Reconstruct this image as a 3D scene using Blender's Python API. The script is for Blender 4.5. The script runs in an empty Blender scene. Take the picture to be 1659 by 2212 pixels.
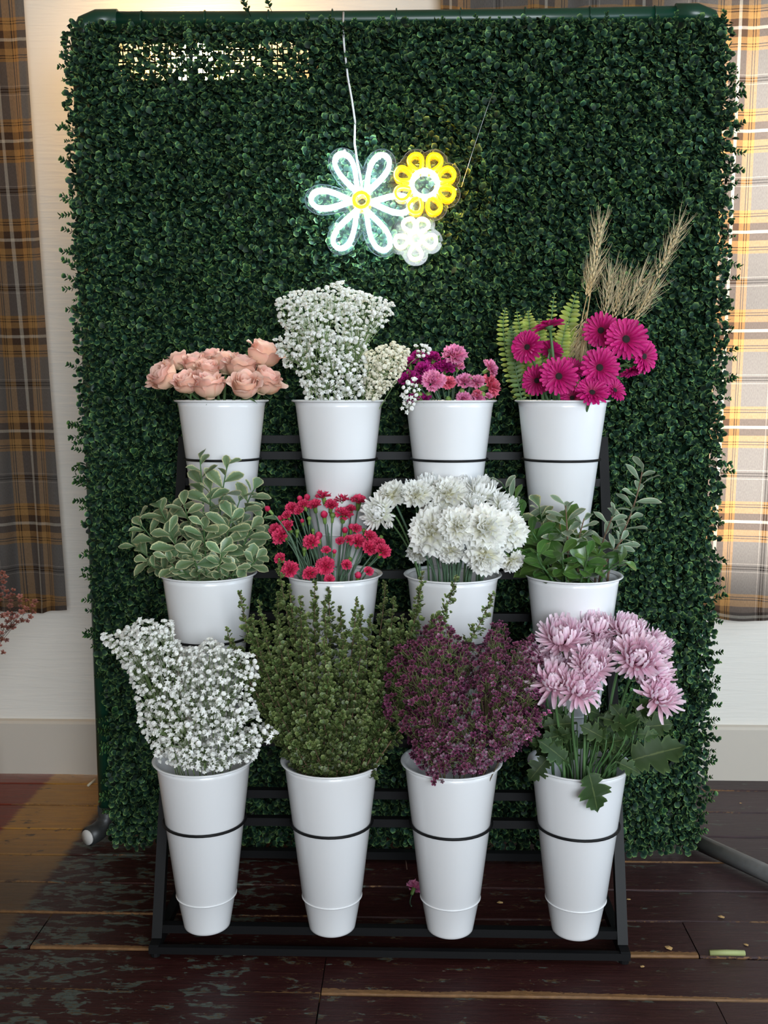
import bpy, math, random
import numpy as np
from mathutils import Matrix, Vector

random.seed(7)
rng = np.random.default_rng(11)
SC = bpy.context.scene
COL = SC.collection
PI = math.pi

# ------------------------------------------------------------------ camera
F_PX, CAM_H = 2150.0, 1.31
PITCH, YAW = math.radians(6.9), math.radians(1.5)
cam = bpy.data.cameras.new('camera')
cam.sensor_fit = 'VERTICAL'
cam.sensor_height = 36.0
cam.lens = 36.0 * F_PX / 2212.0
cam.clip_start = 0.05
cam_ob = bpy.data.objects.new('camera', cam)
COL.objects.link(cam_ob)
cam_ob.location = (0, 0, CAM_H)
cam_ob.rotation_euler = (PI / 2 - PITCH, 0, YAW)
SC.camera = cam_ob

# ------------------------------------------------------------------ world, light, exposure
world = bpy.data.worlds.new('world')
SC.world = world
world.use_nodes = True
wn = world.node_tree.nodes
wn['Background'].inputs['Color'].default_value = (1.0, 0.95, 0.88, 1)
wn['Background'].inputs['Strength'].default_value = 13.0
SC.view_settings.view_transform = 'Standard'
SC.view_settings.look = 'None'
SC.view_settings.gamma = 1.0
SC.view_settings.use_curve_mapping = False
SC.view_settings.exposure = 0.0


def area_light(name, loc, target, sx, sy, power, color):
    l = bpy.data.lights.new(name, 'AREA')
    l.shape = 'RECTANGLE'
    l.size, l.size_y = sx, sy
    l.energy, l.color = power, color
    o = bpy.data.objects.new(name, l)
    COL.objects.link(o)
    o.location = loc
    o.rotation_euler = (Vector(target) - Vector(loc)).to_track_quat('-Z', 'Y').to_euler()
    return o


# area lights added for assumed windows, behind the camera and at the right-hand wall
area_light('assumed_window_light_front', (1.0, -2.26, 1.75), (1.0, 2.6, 1.75), 2.2, 1.6, 215, (0.84, 0.925, 1.0))
area_light('assumed_window_light_right', (2.56, 1.45, 1.55), (0.0, 1.45, 1.55), 1.5, 1.7, 50, (0.66, 0.84, 1.0))  # both lights hang before solid walls, with no opening behind


# ------------------------------------------------------------------ picture point -> place at a known depth
def ray(px, py):
    r = np.array([math.cos(YAW), math.sin(YAW), 0.0])
    f = np.array([-math.sin(YAW) * math.cos(PITCH), math.cos(YAW) * math.cos(PITCH), -math.sin(PITCH)])
    u = np.cross(r, f)
    return f + r * (px - 829.5) / F_PX - u * (py - 1106.0) / F_PX


def at(px, py, Y):
    d = ray(px, py)
    return Vector(np.array([0, 0, CAM_H]) + d * (Y / d[1]))


def on_floor(px, py, z=0.0):
    d = ray(px, py)
    return Vector(np.array([0, 0, CAM_H]) + d * ((z - CAM_H) / d[2]))


def metres(px_len, Y):
    return px_len * Y * 1.01 / F_PX


# ------------------------------------------------------------------ object helpers
def build(name, V, Fc, mat=None, smooth=True, attrs=None, uv=None, mats=None, mat_idx=None):
    """numpy mesh. Fc: list of equal-length face arrays or one array."""
    me = bpy.data.meshes.new(name)
    V = np.asarray(V, dtype=np.float32).reshape(-1, 3)
    if isinstance(Fc, np.ndarray):
        Fc = [Fc]
    Fc = [np.asarray(f, dtype=np.int32) for f in Fc if len(f)]
    loops = np.concatenate([f.ravel() for f in Fc])
    tot = np.concatenate([np.full(len(f), f.shape[1], np.int32) for f in Fc])
    start = np.concatenate([[0], np.cumsum(tot)[:-1]]).astype(np.int32)
    me.vertices.add(len(V))
    me.vertices.foreach_set('co', V.ravel())
    me.loops.add(len(loops))
    me.loops.foreach_set('vertex_index', loops)
    me.polygons.add(len(tot))
    me.polygons.foreach_set('loop_start', start)
    try:
        me.polygons.foreach_set('loop_total', tot)
    except Exception:
        pass
    if mat_idx is not None:
        me.polygons.foreach_set('material_index', np.asarray(mat_idx, np.int32))
    me.polygons.foreach_set('use_smooth', np.full(len(tot), smooth, dtype=bool))
    me.update(calc_edges=True)
    if attrs:
        for k, a in attrs.items():
            at_ = me.attributes.new(k, 'FLOAT', 'POINT')
            at_.data.foreach_set('value', np.asarray(a, np.float32).ravel())
    if uv is not None:
        l = me.uv_layers.new(name='UVMap')
        l.data.foreach_set('uv', np.asarray(uv, np.float32)[loops].ravel())
    for m in (mats or ([mat] if mat else [])):
        me.materials.append(m)
    return me


class MB:
    """collects pieces into ONE mesh (used only for pieces that belong to one part)"""
    def __init__(self):
        self.V, self.F3, self.F4, self.n, self.E = [], [], [], 0, []

    def add(self, V, F, e=None):
        V = np.asarray(V, float).reshape(-1, 3)
        for f in (F if isinstance(F, list) else [F]):
            f = np.asarray(f)
            if len(f) == 0:
                continue
            (self.F3 if f.shape[1] == 3 else self.F4).append(f + self.n)
        self.V.append(V)
        self.E.append(np.zeros(len(V)) if e is None else np.broadcast_to(np.asarray(e, float), (len(V),)))
        self.n += len(V)
        return self

    def mesh(self, name, mat, smooth=True):
        F = []
        if self.F3: F.append(np.concatenate(self.F3))
        if self.F4: F.append(np.concatenate(self.F4))
        return build(name, np.concatenate(self.V), F, mat, smooth, {'edge': np.concatenate(self.E)})


def tube(P, R, n=6, cap=True, closed=False):
    P = np.asarray([tuple(p) for p in P], float)
    m = len(P)
    R = np.broadcast_to(np.asarray(R, float), (m,))
    T = np.gradient(P, axis=0) if not closed else (np.roll(P, -1, 0) - np.roll(P, 1, 0))
    T /= (np.linalg.norm(T, axis=1, keepdims=True) + 1e-12)
    ref = np.array([0.0, 0, 1]) if abs(T[0][2]) < 0.9 else np.array([1.0, 0, 0])
    a = np.cross(T[0], ref); a /= np.linalg.norm(a)
    V = []
    ang = np.linspace(0, 2 * PI, n, endpoint=False)
    for i in range(m):
        a = a - T[i] * (a @ T[i]); a /= (np.linalg.norm(a) + 1e-12)
        b = np.cross(T[i], a)
        V.append(P[i] + R[i] * (np.outer(np.cos(ang), a) + np.outer(np.sin(ang), b)))
    V = np.concatenate(V)
    k = m if closed else m - 1
    F = []
    for i in range(k):
        i2 = (i + 1) % m
        for j in range(n):
            j2 = (j + 1) % n
            F.append((i * n + j, i * n + j2, i2 * n + j2, i2 * n + j))
    F = [np.array(F)]
    if cap and not closed:
        c0, c1 = len(V), len(V) + 1
        V = np.concatenate([V, P[:1], P[-1:]])
        t = [(c0, (j + 1) % n, j) for j in range(n)] + [(c1, (m - 1) * n + j, (m - 1) * n + (j + 1) % n) for j in range(n)]
        F.append(np.array(t))
    return V, F


def lathe(prof, n=32, close_bottom=True, close_top=False):
    prof = np.asarray(prof, float)
    m = len(prof)
    ang = np.linspace(0, 2 * PI, n, endpoint=False)
    V = np.stack([np.outer(prof[:, 0], np.cos(ang)), np.outer(prof[:, 0], np.sin(ang)),
                  np.repeat(prof[:, 1:2], n, 1)], -1).reshape(-1, 3)
    F = [(i * n + j, i * n + (j + 1) % n, (i + 1) * n + (j + 1) % n, (i + 1) * n + j) for i in range(m - 1) for j in range(n)]
    Fs = [np.array(F)]
    t = []
    if close_bottom:
        V = np.concatenate([V, [[0, 0, prof[0, 1]]]])
        t += [(len(V) - 1, (j + 1) % n, j) for j in range(n)]
    if close_top:
        V = np.concatenate([V, [[0, 0, prof[-1, 1]]]])
        t += [(len(V) - 1, (m - 1) * n + j, (m - 1) * n + (j + 1) % n) for j in range(n)]
    if t:
        Fs.append(np.array(t))
    return V, Fs


def box(lo, hi, bev=0.0):
    (x0, y0, z0), (x1, y1, z1) = lo, hi
    V = [(x0, y0, z0), (x1, y0, z0), (x1, y1, z0), (x0, y1, z0), (x0, y0, z1), (x1, y0, z1), (x1, y1, z1), (x0, y1, z1)]
    F = np.array([(3, 2, 1, 0), (4, 5, 6, 7), (0, 1, 5, 4), (1, 2, 6, 5), (2, 3, 7, 6), (3, 0, 4, 7)])
    return np.array(V, float), F


def bar(p, q, w, h, up=(0, 0, 1)):
    """square section bar from p to q"""
    p, q = np.array(p, float), np.array(q, float)
    d = (q - p) / np.linalg.norm(q - p)
    s = np.cross(d, up); s /= np.linalg.norm(s)
    u = np.cross(s, d)
    V = []
    for e in (p, q):
        for a, b in ((-1, -1), (1, -1), (1, 1), (-1, 1)):
            V.append(e + s * a * w / 2 + u * b * h / 2)
    F = np.array([(3, 2, 1, 0), (4, 5, 6, 7), (0, 1, 5, 4), (1, 2, 6, 5), (2, 3, 7, 6), (3, 0, 4, 7)])
    return np.array(V), F


def grid_faces(nu, nv):
    """faces of a nu x nv vertex grid (index i*nu+j)"""
    i, j = np.meshgrid(np.arange(nv - 1), np.arange(nu - 1), indexing='ij')
    a = (i * nu + j).ravel()
    return np.stack([a, a + 1, a + nu + 1, a + nu], 1)


def add(name, me, parent=None, M=None):
    o = bpy.data.objects.new(name, me)
    COL.objects.link(o)
    if parent is not None:
        o.parent = parent
    if M is not None:
        o.matrix_basis = M
    return o


def thing(name, label, cat, loc=(0, 0, 0), group=None, me=None):
    o = bpy.data.objects.new(name, me)
    COL.objects.link(o)
    o.location = loc
    o['label'], o['category'] = label, cat
    if group:
        o['group'] = group
    if me is None:
        o.empty_display_size = 0.05
    return o


def struct(name, me, label=None):
    o = add(name, me)
    o['kind'] = 'structure'
    if label:
        o['label'] = label
    return o


def frame(axis, spin=0.0, loc=(0, 0, 0), s=1.0):
    z = Vector(axis).normalized()
    r = Vector((0, 0, 1)) if abs(z.z) < 0.95 else Vector((0, 1, 0))
    x = r.cross(z).normalized()
    y = z.cross(x)
    M = Matrix((x, y, z)).transposed().to_4x4()
    return Matrix.Translation(Vector(loc)) @ M @ Matrix.Rotation(spin, 4, 'Z') @ Matrix.Scale(s, 4)


ORD = ['first', 'second', 'third', 'fourth', 'fifth', 'sixth', 'seventh', 'eighth', 'ninth', 'tenth', 'eleventh', 'twelfth', 'thirteenth', 'fourteenth', 'fifteenth', 'sixteenth', 'seventeenth', 'eighteenth', 'nineteenth', 'twentieth']
BANDS = {1: [''], 2: ['upper', 'lower'], 3: ['top', 'middle', 'bottom'], 4: ['topmost', 'upper', 'lower', 'lowest'], 5: ['topmost', 'upper', 'middle', 'lower', 'lowest']}


def label_by_place(items, what, where, nb):
    """items: [(thing, x, z)] - label each by its band of height and its order from the left"""
    items = sorted(items, key=lambda i: -i[2])
    n = len(items)
    for b_ in range(nb):
        band = sorted(items[b_ * n // nb:(b_ + 1) * n // nb], key=lambda i: i[1])
        for k_, it in enumerate(band):
            o = 'leftmost' if k_ == 0 else 'rightmost' if k_ == len(band) - 1 else ORD[k_] + ' from left'
            it[0]['label'] = f"{what}, {o}{(', ' + BANDS[nb][b_] + ' part of') if nb > 1 else ' in'} {where}"


def T(v):
    return Matrix.Translation(Vector(v))


def bez(P, n=10):
    P = [np.array(tuple(p), float) for p in P]
    t = np.linspace(0, 1, n)[:, None]
    if len(P) == 3:
        return (1 - t) ** 2 * P[0] + 2 * t * (1 - t) * P[1] + t ** 2 * P[2]
    return (1 - t) ** 3 * P[0] + 3 * t * (1 - t) ** 2 * P[1] + 3 * t ** 2 * (1 - t) * P[2] + t ** 3 * P[3]


# ------------------------------------------------------------------ material helpers
def new_mat(name):
    m = bpy.data.materials.new(name)
    m.use_nodes = True
    nt = m.node_tree
    return m, nt, nt.nodes, nt.links, nt.nodes['Principled BSDF']


def c4(c):
    return (c[0], c[1], c[2], 1.0)


def simple(name, col, rough=0.5, metal=0.0, spec=0.5, noise=0.0, nscale=30.0, bump=0.0):
    m, nt, N, L, b = new_mat(name)
    b.inputs['Base Color'].default_value = c4(col)
    b.inputs['Roughness'].default_value = rough
    b.inputs['Metallic'].default_value = metal
    b.inputs['Specular IOR Level'].default_value = spec
    if noise or bump:
        tx = N.new('ShaderNodeTexNoise'); tx.inputs['Scale'].default_value = nscale
        tx.inputs['Detail'].default_value = 6
        tc = N.new('ShaderNodeTexCoord'); L.new(tc.outputs['Object'], tx.inputs['Vector'])
        if noise:
            mx = N.new('ShaderNodeMixRGB'); mx.blend_type = 'MULTIPLY'; mx.inputs['Fac'].default_value = noise
            mx.inputs['Color1'].default_value = c4(col)
            L.new(tx.outputs['Fac'], mx.inputs['Color2']); L.new(mx.outputs['Color'], b.inputs['Base Color'])
        if bump:
            bp = N.new('ShaderNodeBump'); bp.inputs['Strength'].default_value = bump; bp.inputs['Distance'].default_value = 0.01
            L.new(tx.outputs['Fac'], bp.inputs['Height']); L.new(bp.outputs['Normal'], b.inputs['Normal'])
    return m


def plant(name, stops, rough=0.5, var=0.25, hue=0.0, trans=0.25, spec=0.4, noise=0.0, nscale=60, use_attr_rnd=False, vein=0.0):
    """stops: [(edge value, colour)...] driven by the 'edge' attribute; random value shift per object (or per 'rnd')"""
    m, nt, N, L, b = new_mat(name)
    a = N.new('ShaderNodeAttribute'); a.attribute_name = 'edge'
    fac = a.outputs['Fac']
    if noise:
        tx = N.new('ShaderNodeTexNoise'); tx.inputs['Scale'].default_value = nscale; tx.inputs['Detail'].default_value = 3
        tc = N.new('ShaderNodeTexCoord'); L.new(tc.outputs['Object'], tx.inputs['Vector'])
        ad = N.new('ShaderNodeMath'); ad.operation = 'MULTIPLY_ADD'
        sb = N.new('ShaderNodeMath'); sb.operation = 'SUBTRACT'; sb.inputs[1].default_value = 0.5
        L.new(tx.outputs['Fac'], sb.inputs[0]); L.new(sb.outputs[0], ad.inputs[0])
        ad.inputs[1].default_value = noise; L.new(fac, ad.inputs[2]); fac = ad.outputs[0]
    r = N.new('ShaderNodeValToRGB')
    els = r.color_ramp.elements
    while len(els) < len(stops):
        els.new(0.5)
    for e, (p, c) in zip(els, stops):
        e.position = p; e.color = c4(c)
    L.new(fac, r.inputs['Fac'])
    hs = N.new('ShaderNodeHueSaturation')
    if use_attr_rnd:
        rn = N.new('ShaderNodeAttribute'); rn.attribute_name = 'rnd'; rnd = rn.outputs['Fac']
    else:
        rn = N.new('ShaderNodeObjectInfo'); rnd = rn.outputs['Random']
    mr = N.new('ShaderNodeMapRange'); mr.inputs['To Min'].default_value = 1 - var; mr.inputs['To Max'].default_value = 1 + var
    L.new(rnd, mr.inputs['Value']); L.new(mr.outputs['Result'], hs.inputs['Value'])
    if hue:
        m2 = N.new('ShaderNodeMapRange'); m2.inputs['To Min'].default_value = 0.5 - hue; m2.inputs['To Max'].default_value = 0.5 + hue
        fr = N.new('ShaderNodeMath'); fr.operation = 'FRACT'
        ml = N.new('ShaderNodeMath'); ml.operation = 'MULTIPLY'; ml.inputs[1].default_value = 7.31
        L.new(rnd, ml.inputs[0]); L.new(ml.outputs[0], fr.inputs[0]); L.new(fr.outputs[0], m2.inputs['Value'])
        L.new(m2.outputs['Result'], hs.inputs['Hue'])
    L.new(r.outputs['Color'], hs.inputs['Color'])
    L.new(hs.outputs['Color'], b.inputs['Base Color'])
    b.inputs['Roughness'].default_value = rough
    b.inputs['Specular IOR Level'].default_value = spec
    if trans:
        tl = N.new('ShaderNodeBsdfTranslucent'); L.new(hs.outputs['Color'], tl.inputs['Color'])
        mx = N.new('ShaderNodeMixShader'); mx.inputs['Fac'].default_value = trans
        L.new(b.outputs[0], mx.inputs[1]); L.new(tl.outputs[0], mx.inputs[2])
        L.new(mx.outputs[0], N['Material Output'].inputs['Surface'])
    return m

# ================================================================== THE ROOM
WALL_Y = 3.29
XL, XR, CEIL, FY = -2.6, 2.6, 3.0, -2.3
M_WALL = simple('cream_plaster', (0.72, 0.68, 0.615), rough=0.75, spec=0.2)


def wall_texture(m):
    nt = m.node_tree; N, L = nt.nodes, nt.links; b = N['Principled BSDF']
    tc = N.new('ShaderNodeTexCoord'); mp = N.new('ShaderNodeMapping')
    mp.inputs['Scale'].default_value = (1.2, 1.2, 16)
    L.new(tc.outputs['Object'], mp.inputs['Vector'])
    n1 = N.new('ShaderNodeTexNoise'); n1.inputs['Scale'].default_value = 4; n1.inputs['Detail'].default_value = 8
    n1.inputs['Distortion'].default_value = 0.6
    L.new(mp.outputs['Vector'], n1.inputs['Vector'])
    bp = N.new('ShaderNodeBump'); bp.inputs['Strength'].default_value = 0.35; bp.inputs['Distance'].default_value = 0.006
    L.new(n1.outputs['Fac'], bp.inputs['Height']); L.new(bp.outputs['Normal'], b.inputs['Normal'])


wall_texture(M_WALL)
M_TRIM = simple('painted_trim', (0.53, 0.475, 0.405), rough=0.45, spec=.3)
M_CEIL = simple('ceiling_boards', (0.30, 0.25, 0.20), rough=0.9)
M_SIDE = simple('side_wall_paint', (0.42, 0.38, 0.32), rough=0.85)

# back wall with the assumed window opening behind the right-hand curtain
WX0, WX1, WZ0, WZ1 = 0.86, 2.15, 0.70, 2.50
mb = MB()
for lo, hi in (((XL - .12, WALL_Y, 0), (WX0, WALL_Y + .12, CEIL)), ((WX1, WALL_Y, 0), (XR + .12, WALL_Y + .12, CEIL)),
               ((WX0, WALL_Y, 0), (WX1, WALL_Y + .12, WZ0)), ((WX0, WALL_Y, WZ1), (WX1, WALL_Y + .12, CEIL))):
    mb.add(*box(lo, hi))
struct('wall_back', mb.mesh('wall_back', M_WALL, False))
struct('wall_left', MB().add(*box((XL - .12, FY, 0), (XL, WALL_Y, CEIL))).mesh('wall_left', M_SIDE, False))
struct('wall_right', MB().add(*box((XR, FY, 0), (XR + .12, WALL_Y, CEIL))).mesh('wall_right', M_SIDE, False))
struct('ceiling', MB().add(*box((XL - .12, FY, CEIL), (XR + .12, WALL_Y + .12, CEIL + .1))).mesh('ceiling', M_CEIL, False))

struct('wall_front', MB().add(*box((XL - .12, FY - .12, 0), (XR + .12, FY, CEIL))).mesh('wall_front', M_SIDE, False))

# baseboard with its small bevelled cap
mb = MB()
prof = [(0, 0), (-0.020, 0), (-0.020, 0.178), (-0.014, 0.186), (0, 0.190)]
V = [(x, WALL_Y + p[0], p[1]) for x in (XL, XR) for p in prof]
k = len(prof)
mb.add(V, [np.array([(i, i + 1, k + i + 1, k + i) for i in range(k - 1)])])
struct('baseboard_back', mb.mesh('baseboard_back', M_TRIM, False))

# window assumed behind the right curtain
M_GLASS, nt, N, L, b = new_mat('window_glass')
tr = N.new('ShaderNodeBsdfTransparent'); gl = N.new('ShaderNodeBsdfGlossy'); gl.inputs['Roughness'].default_value = 0.02
mx = N.new('ShaderNodeMixShader'); mx.inputs['Fac'].default_value = 0.07
L.new(tr.outputs[0], mx.inputs[1]); L.new(gl.outputs[0], mx.inputs[2]); L.new(mx.outputs[0], N['Material Output'].inputs['Surface'])
w1 = struct('window_1', None)
w1.location = ((WX0 + WX1) / 2, WALL_Y + .07, WZ0)
hw, hh = (WX1 - WX0) / 2, WZ1 - WZ0
mb = MB()
for lo, hi in (((-hw, -.03, 0), (hw, .03, .05)), ((-hw, -.03, hh - .05), (hw, .03, hh)), ((-hw, -.03, .05), (-hw + .05, .03, hh - .05)),
               ((hw - .05, -.03, .05), (hw, .03, hh - .05)), ((-hw + .05, -.03, hh / 2 - .025), (hw - .05, .03, hh / 2 + .025))):
    mb.add(*box(lo, hi))
add('window_frame', mb.mesh('window_frame', M_TRIM, False), w1)
for z0, z1 in ((.05, hh / 2 - .025), (hh / 2 + .025, hh - .05)):
    add('pane', MB().add(*box((-hw + .05, -.003, z0), (hw - .05, .003, z1))).mesh('pane', M_GLASS, False), w1)
# empty frames of the two assumed windows, on solid walls out of the picture (right wall, and behind the camera)
w2 = struct('assumed_window_2', None)
w2.location = (XR - .03, 1.45, 1.55)  # no opening; the added area light stands in for the pane
mb = MB()
for lo, hi in (((-.03, -.82, -.92), (.03, .82, -.86)), ((-.03, -.82, .86), (.03, .82, .92)), ((-.03, -.82, -.86), (.03, -.76, .86)), ((-.03, .76, -.86), (.03, .82, .86))):
    mb.add(*box(lo, hi))
add('window_frame', mb.mesh('window_frame', M_TRIM, False), w2)
w3 = struct('assumed_window_3', None)
w3.location = (1.0, FY + .03, 1.75)  # assumed as well; only an area light fills this frame
mb = MB()
for lo, hi in (((-1.18, -.03, -.87), (1.18, .03, -.81)), ((-1.18, -.03, .81), (1.18, .03, .87)), ((-1.18, -.03, -.81), (-1.11, .03, .81)), ((1.11, -.03, -.81), (1.18, .03, .81))):
    mb.add(*box(lo, hi))
add('window_frame', mb.mesh('window_frame', M_TRIM, False), w3)

# ------------------------------------------------------------------ floor: old painted boards, each a part
M_FLOOR, nt, N, L, b = new_mat('worn_painted_boards')


def nnode(kind, **kw):
    n = N.new(kind)
    for k_, v in kw.items():
        if k_ in n.inputs:
            n.inputs[k_].default_value = v
        else:
            setattr(n, k_, v)
    return n


def noise_at(scale, vec_scale, detail=6, dist=0.3, off=(0, 0, 0)):
    mp = N.new('ShaderNodeMapping'); mp.inputs['Scale'].default_value = vec_scale; mp.inputs['Location'].default_value = off
    L.new(geo.outputs['Position'], mp.inputs['Vector'])
    n = nnode('ShaderNodeTexNoise', Scale=scale, Detail=detail, Distortion=dist, Roughness=0.62)
    L.new(mp.outputs['Vector'], n.inputs['Vector'])
    return n.outputs['Fac']


def math_(op, a, b_=None, c=None, clamp=False):
    n = N.new('ShaderNodeMath'); n.operation = op; n.use_clamp = clamp
    for i, v in enumerate((a, b_, c)):
        if v is None: continue
        if isinstance(v, (int, float)): n.inputs[i].default_value = v
        else: L.new(v, n.inputs[i])
    return n.outputs[0]


def smooth(v, lo, hi):
    n = N.new('ShaderNodeMapRange'); n.interpolation_type = 'SMOOTHSTEP'
    n.inputs['From Min'].default_value, n.inputs['From Max'].default_value = lo, hi
    L.new(v, n.inputs['Value'])
    return n.outputs['Result']


def mixc(f, a, b_):
    n = N.new('ShaderNodeMixRGB')
    for i, v in ((0, f), (1, a), (2, b_)):
        if isinstance(v, tuple): n.inputs[i].default_value = c4(v)
        elif isinstance(v, (int, float)): n.inputs[i].default_value = v
        else: L.new(v, n.inputs[i])
    return n.outputs[0]


geo = N.new('ShaderNodeNewGeometry')
sep = N.new('ShaderNodeSeparateXYZ'); L.new(geo.outputs['Position'], sep.inputs[0])
X_, Y_ = sep.outputs['X'], sep.outputs['Y']
fine = noise_at(40, (0.35, 1.6, 1), 8)
blot = noise_at(19, (0.7, 1.7, 1), 14, 0.5)
flake = noise_at(150, (0.6, 1.6, 1), 5, 0.3, (1, 6, 0))
speck = noise_at(70, (0.6, 1.5, 1), 6, 0.2, (5, 2, 0))
big = noise_at(1.6, (1, 1.3, 1), 3, 0.4, (3.1, 1.7, 0))
xw = math_('ADD', X_, math_('MULTIPLY', math_('SUBTRACT', fine, 0.5), 0.05))
maroon = mixc(fine, (0.013, 0.0034, 0.0034), (0.040, 0.0095, 0.0085))
maroon_r = mixc(fine, (0.022, 0.0115, 0.0135), (0.048, 0.026, 0.029))
maroon = mixc(smooth(xw, 0.35, 1.0), maroon, maroon_r)          # the greyer, dusty boards on the right
# blue-grey under-paint showing on the left half
tealzone = math_('MULTIPLY', smooth(xw, -1.02, -0.97), math_('SUBTRACT', 1.0, smooth(xw, -0.92, -0.30)))
tealzone = math_('ADD', tealzone, math_('MULTIPLY', math_('SUBTRACT', 1.0, smooth(math_('ABSOLUTE', math_('ADD', X_, 0.42)), 0.03, 0.14)), 0.55), clamp=True)
tealmask = smooth(math_('ADD', math_('ADD', blot, math_('MULTIPLY', math_('SUBTRACT', speck, .5), .34)), math_('MULTIPLY', tealzone, 0.125)), 0.625, 0.65)
teal = mixc(speck, (0.026, 0.032, 0.027), (0.085, 0.100, 0.084))
teal = mixc(smooth(flake, .54, .62), teal, (0.060, 0.036, 0.018))
col = mixc(tealmask, maroon, teal)
# brown primer flecks
col = mixc(math_('MULTIPLY', smooth(math_('ADD', math_('MULTIPLY', blot, .5), math_('MULTIPLY', flake, .5)), .575, .60), math_('SUBTRACT', 1.0, smooth(xw, .2, .9))), col, (0.070, 0.040, 0.018))
# ochre painted border, darker and browner towards the front, red field along the left
och = math_('SUBTRACT', 1.0, smooth(xw, -0.995, -0.965))
ochre = mixc(fine, (0.20, 0.095, 0.018), (0.40, 0.205, 0.045))
ochre = mixc(math_('SUBTRACT', 1.0, smooth(Y_, 2.45, 2.95)), ochre, mixc(blot, (0.055, 0.032, 0.018), (0.13, 0.075, 0.038)))
red = mixc(fine, (0.10, 0.016, 0.010), (0.20, 0.042, 0.022))
lft = mixc(math_('SUBTRACT', 1.0, smooth(xw, -1.235, -1.215)), ochre, red)
wl = smooth(math_('ADD', blot, math_('MULTIPLY', math_('SUBTRACT', speck, .5), .4)), 0.62, 0.68)
lft = mixc(wl, lft, (0.05, 0.028, 0.018))
col = mixc(och, col, lft)
grain = noise_at(60, (0.10, 5.0, 1), 8, 0.4, (2, 8, 0))
gm = N.new('ShaderNodeMixRGB'); gm.blend_type = 'MULTIPLY'; gm.inputs['Fac'].default_value = .75
L.new(col, gm.inputs['Color1'])
gr_ = N.new('ShaderNodeMapRange'); gr_.inputs['From Min'].default_value = .3; gr_.inputs['From Max'].default_value = .7; gr_.inputs['To Min'].default_value = .45; gr_.inputs['To Max'].default_value = 1.5
L.new(grain, gr_.inputs['Value']); L.new(gr_.outputs['Result'], gm.inputs['Color2'])
col = gm.outputs['Color']
# pale dust and paint specks
col = mixc(math_('MULTIPLY', smooth(math_('ADD', speck, math_('MULTIPLY', big, .12)), .735, .775), .5), col, (.17, .13, .10))
# bare wood along edges and in long scratches
edge = N.new('ShaderNodeAttribute'); edge.attribute_name = 'edge'
scr = noise_at(14, (0.22, 3.2, 1), 7, 0.5, (9, 4, 0))
zone = noise_at(2.3, (1, 1, 1), 2, 0, (1.2, 7, 0))
wear = math_('ADD', math_('MULTIPLY', edge.outputs['Fac'], math_('MULTIPLY', zone, 0.62)), math_('MULTIPLY', scr, 0.62))
wear = math_('ADD', wear, math_('MULTIPLY', math_('SUBTRACT', flake, .5), .40))
wm = smooth(wear, 0.59, 0.64)
wood = mixc(speck, (0.045, 0.020, 0.009), (0.30, 0.155, 0.062))
col = mixc(math_('MULTIPLY', wm, 0.9), col, wood)
L.new(col, b.inputs['Base Color'])
rr = math_('ADD', math_('MULTIPLY', grain, 0.45), 0.14)
L.new(rr, b.inputs['Roughness'])
b.inputs['Specular IOR Level'].default_value = 0.28
bp = N.new('ShaderNodeBump'); bp.inputs['Strength'].default_value = 0.5; bp.inputs['Distance'].default_value = 0.004
hgt = math_('SUBTRACT', math_('ADD', math_('MULTIPLY', scr, 0.8), math_('MULTIPLY', grain, 0.6)), math_('MULTIPLY', wm, 0.5))
L.new(hgt, bp.inputs['Height']); L.new(bp.outputs['Normal'], b.inputs['Normal'])
M_SUB = simple('subfloor', (0.012, 0.008, 0.006), rough=0.9)
floor = struct('floor', MB().add(*box((XL, FY, -.06), (XR, WALL_Y, -.022))).mesh('floor', M_SUB, False))


def plank(x0, x1, y0, y1, dz, wear=.85):
    n = max(4, int((x1 - x0) / 0.06))
    xs = np.linspace(x0 + .0012, x1 - .0012, n)
    w0 = np.cumsum(rng.normal(0, .0007, n)); w1 = np.cumsum(rng.normal(0, .0007, n))
    w0 = np.clip(w0 - w0.mean(), -.002, .003); w1 = np.clip(w1 - w1.mean(), -.003, .002)
    rows = [(y0 + .002 + w0, -.02, 1), (y0 + .002 + w0, -.004, wear), (y0 + .006 + w0, 0, wear), (y0 + .014 + .012 * wear + w0 * 3, 0, .0),
            (y1 - .030 + w1, 0, .0), (y1 - .006 + w1, 0, .5), (y1 - .002 + w1, -.004, 1), (y1 - .002 + w1, -.02, 1)]
    V, E = [], []
    for yy, z, e in rows:
        V.append(np.stack([xs, yy, np.full(n, z + dz)], 1)); E.append(np.full(n, float(e)))
    ends = []
    me = build('plank', np.concatenate(V), grid_faces(n, len(rows)), M_FLOOR, False, {'edge': np.concatenate(E)})
    return add('plank', me, floor)


ys = [3.29, 3.187, 3.012, 2.841, 2.675, 2.514, 2.357, 2.198, 2.033]
while ys[-1] > FY + .1:
    ys.append(ys[-1] - 0.165)
joints = {8: [-0.192, 0.665, 1.6, -1.35], 7: [-0.192, 1.25, -1.5], 6: [0.68, -0.9, 1.8], 9: [0.66, -1.2]}
for i in range(len(ys) - 1):
    js = joints.get(i)
    if js is None:
        js = [rng.uniform(-2.0, -1.4), rng.uniform(1.1, 1.9)] + ([rng.uniform(-.5, .4)] if i > 9 or i < 3 else [])
    xs = [XL] + sorted(js) + [XR]
    for a_, b_ in zip(xs[:-1], xs[1:]):
        plank(a_, b_, ys[i + 1], ys[i], rng.uniform(-.0015, .001) + (.004 if (i == 8 and a_ < -1) else 0),
              1.55 if (i == 6 and a_ < 0 and b_ > -.8) or (i == 7 and b_ > 1 and a_ < 1) else .85)

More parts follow.
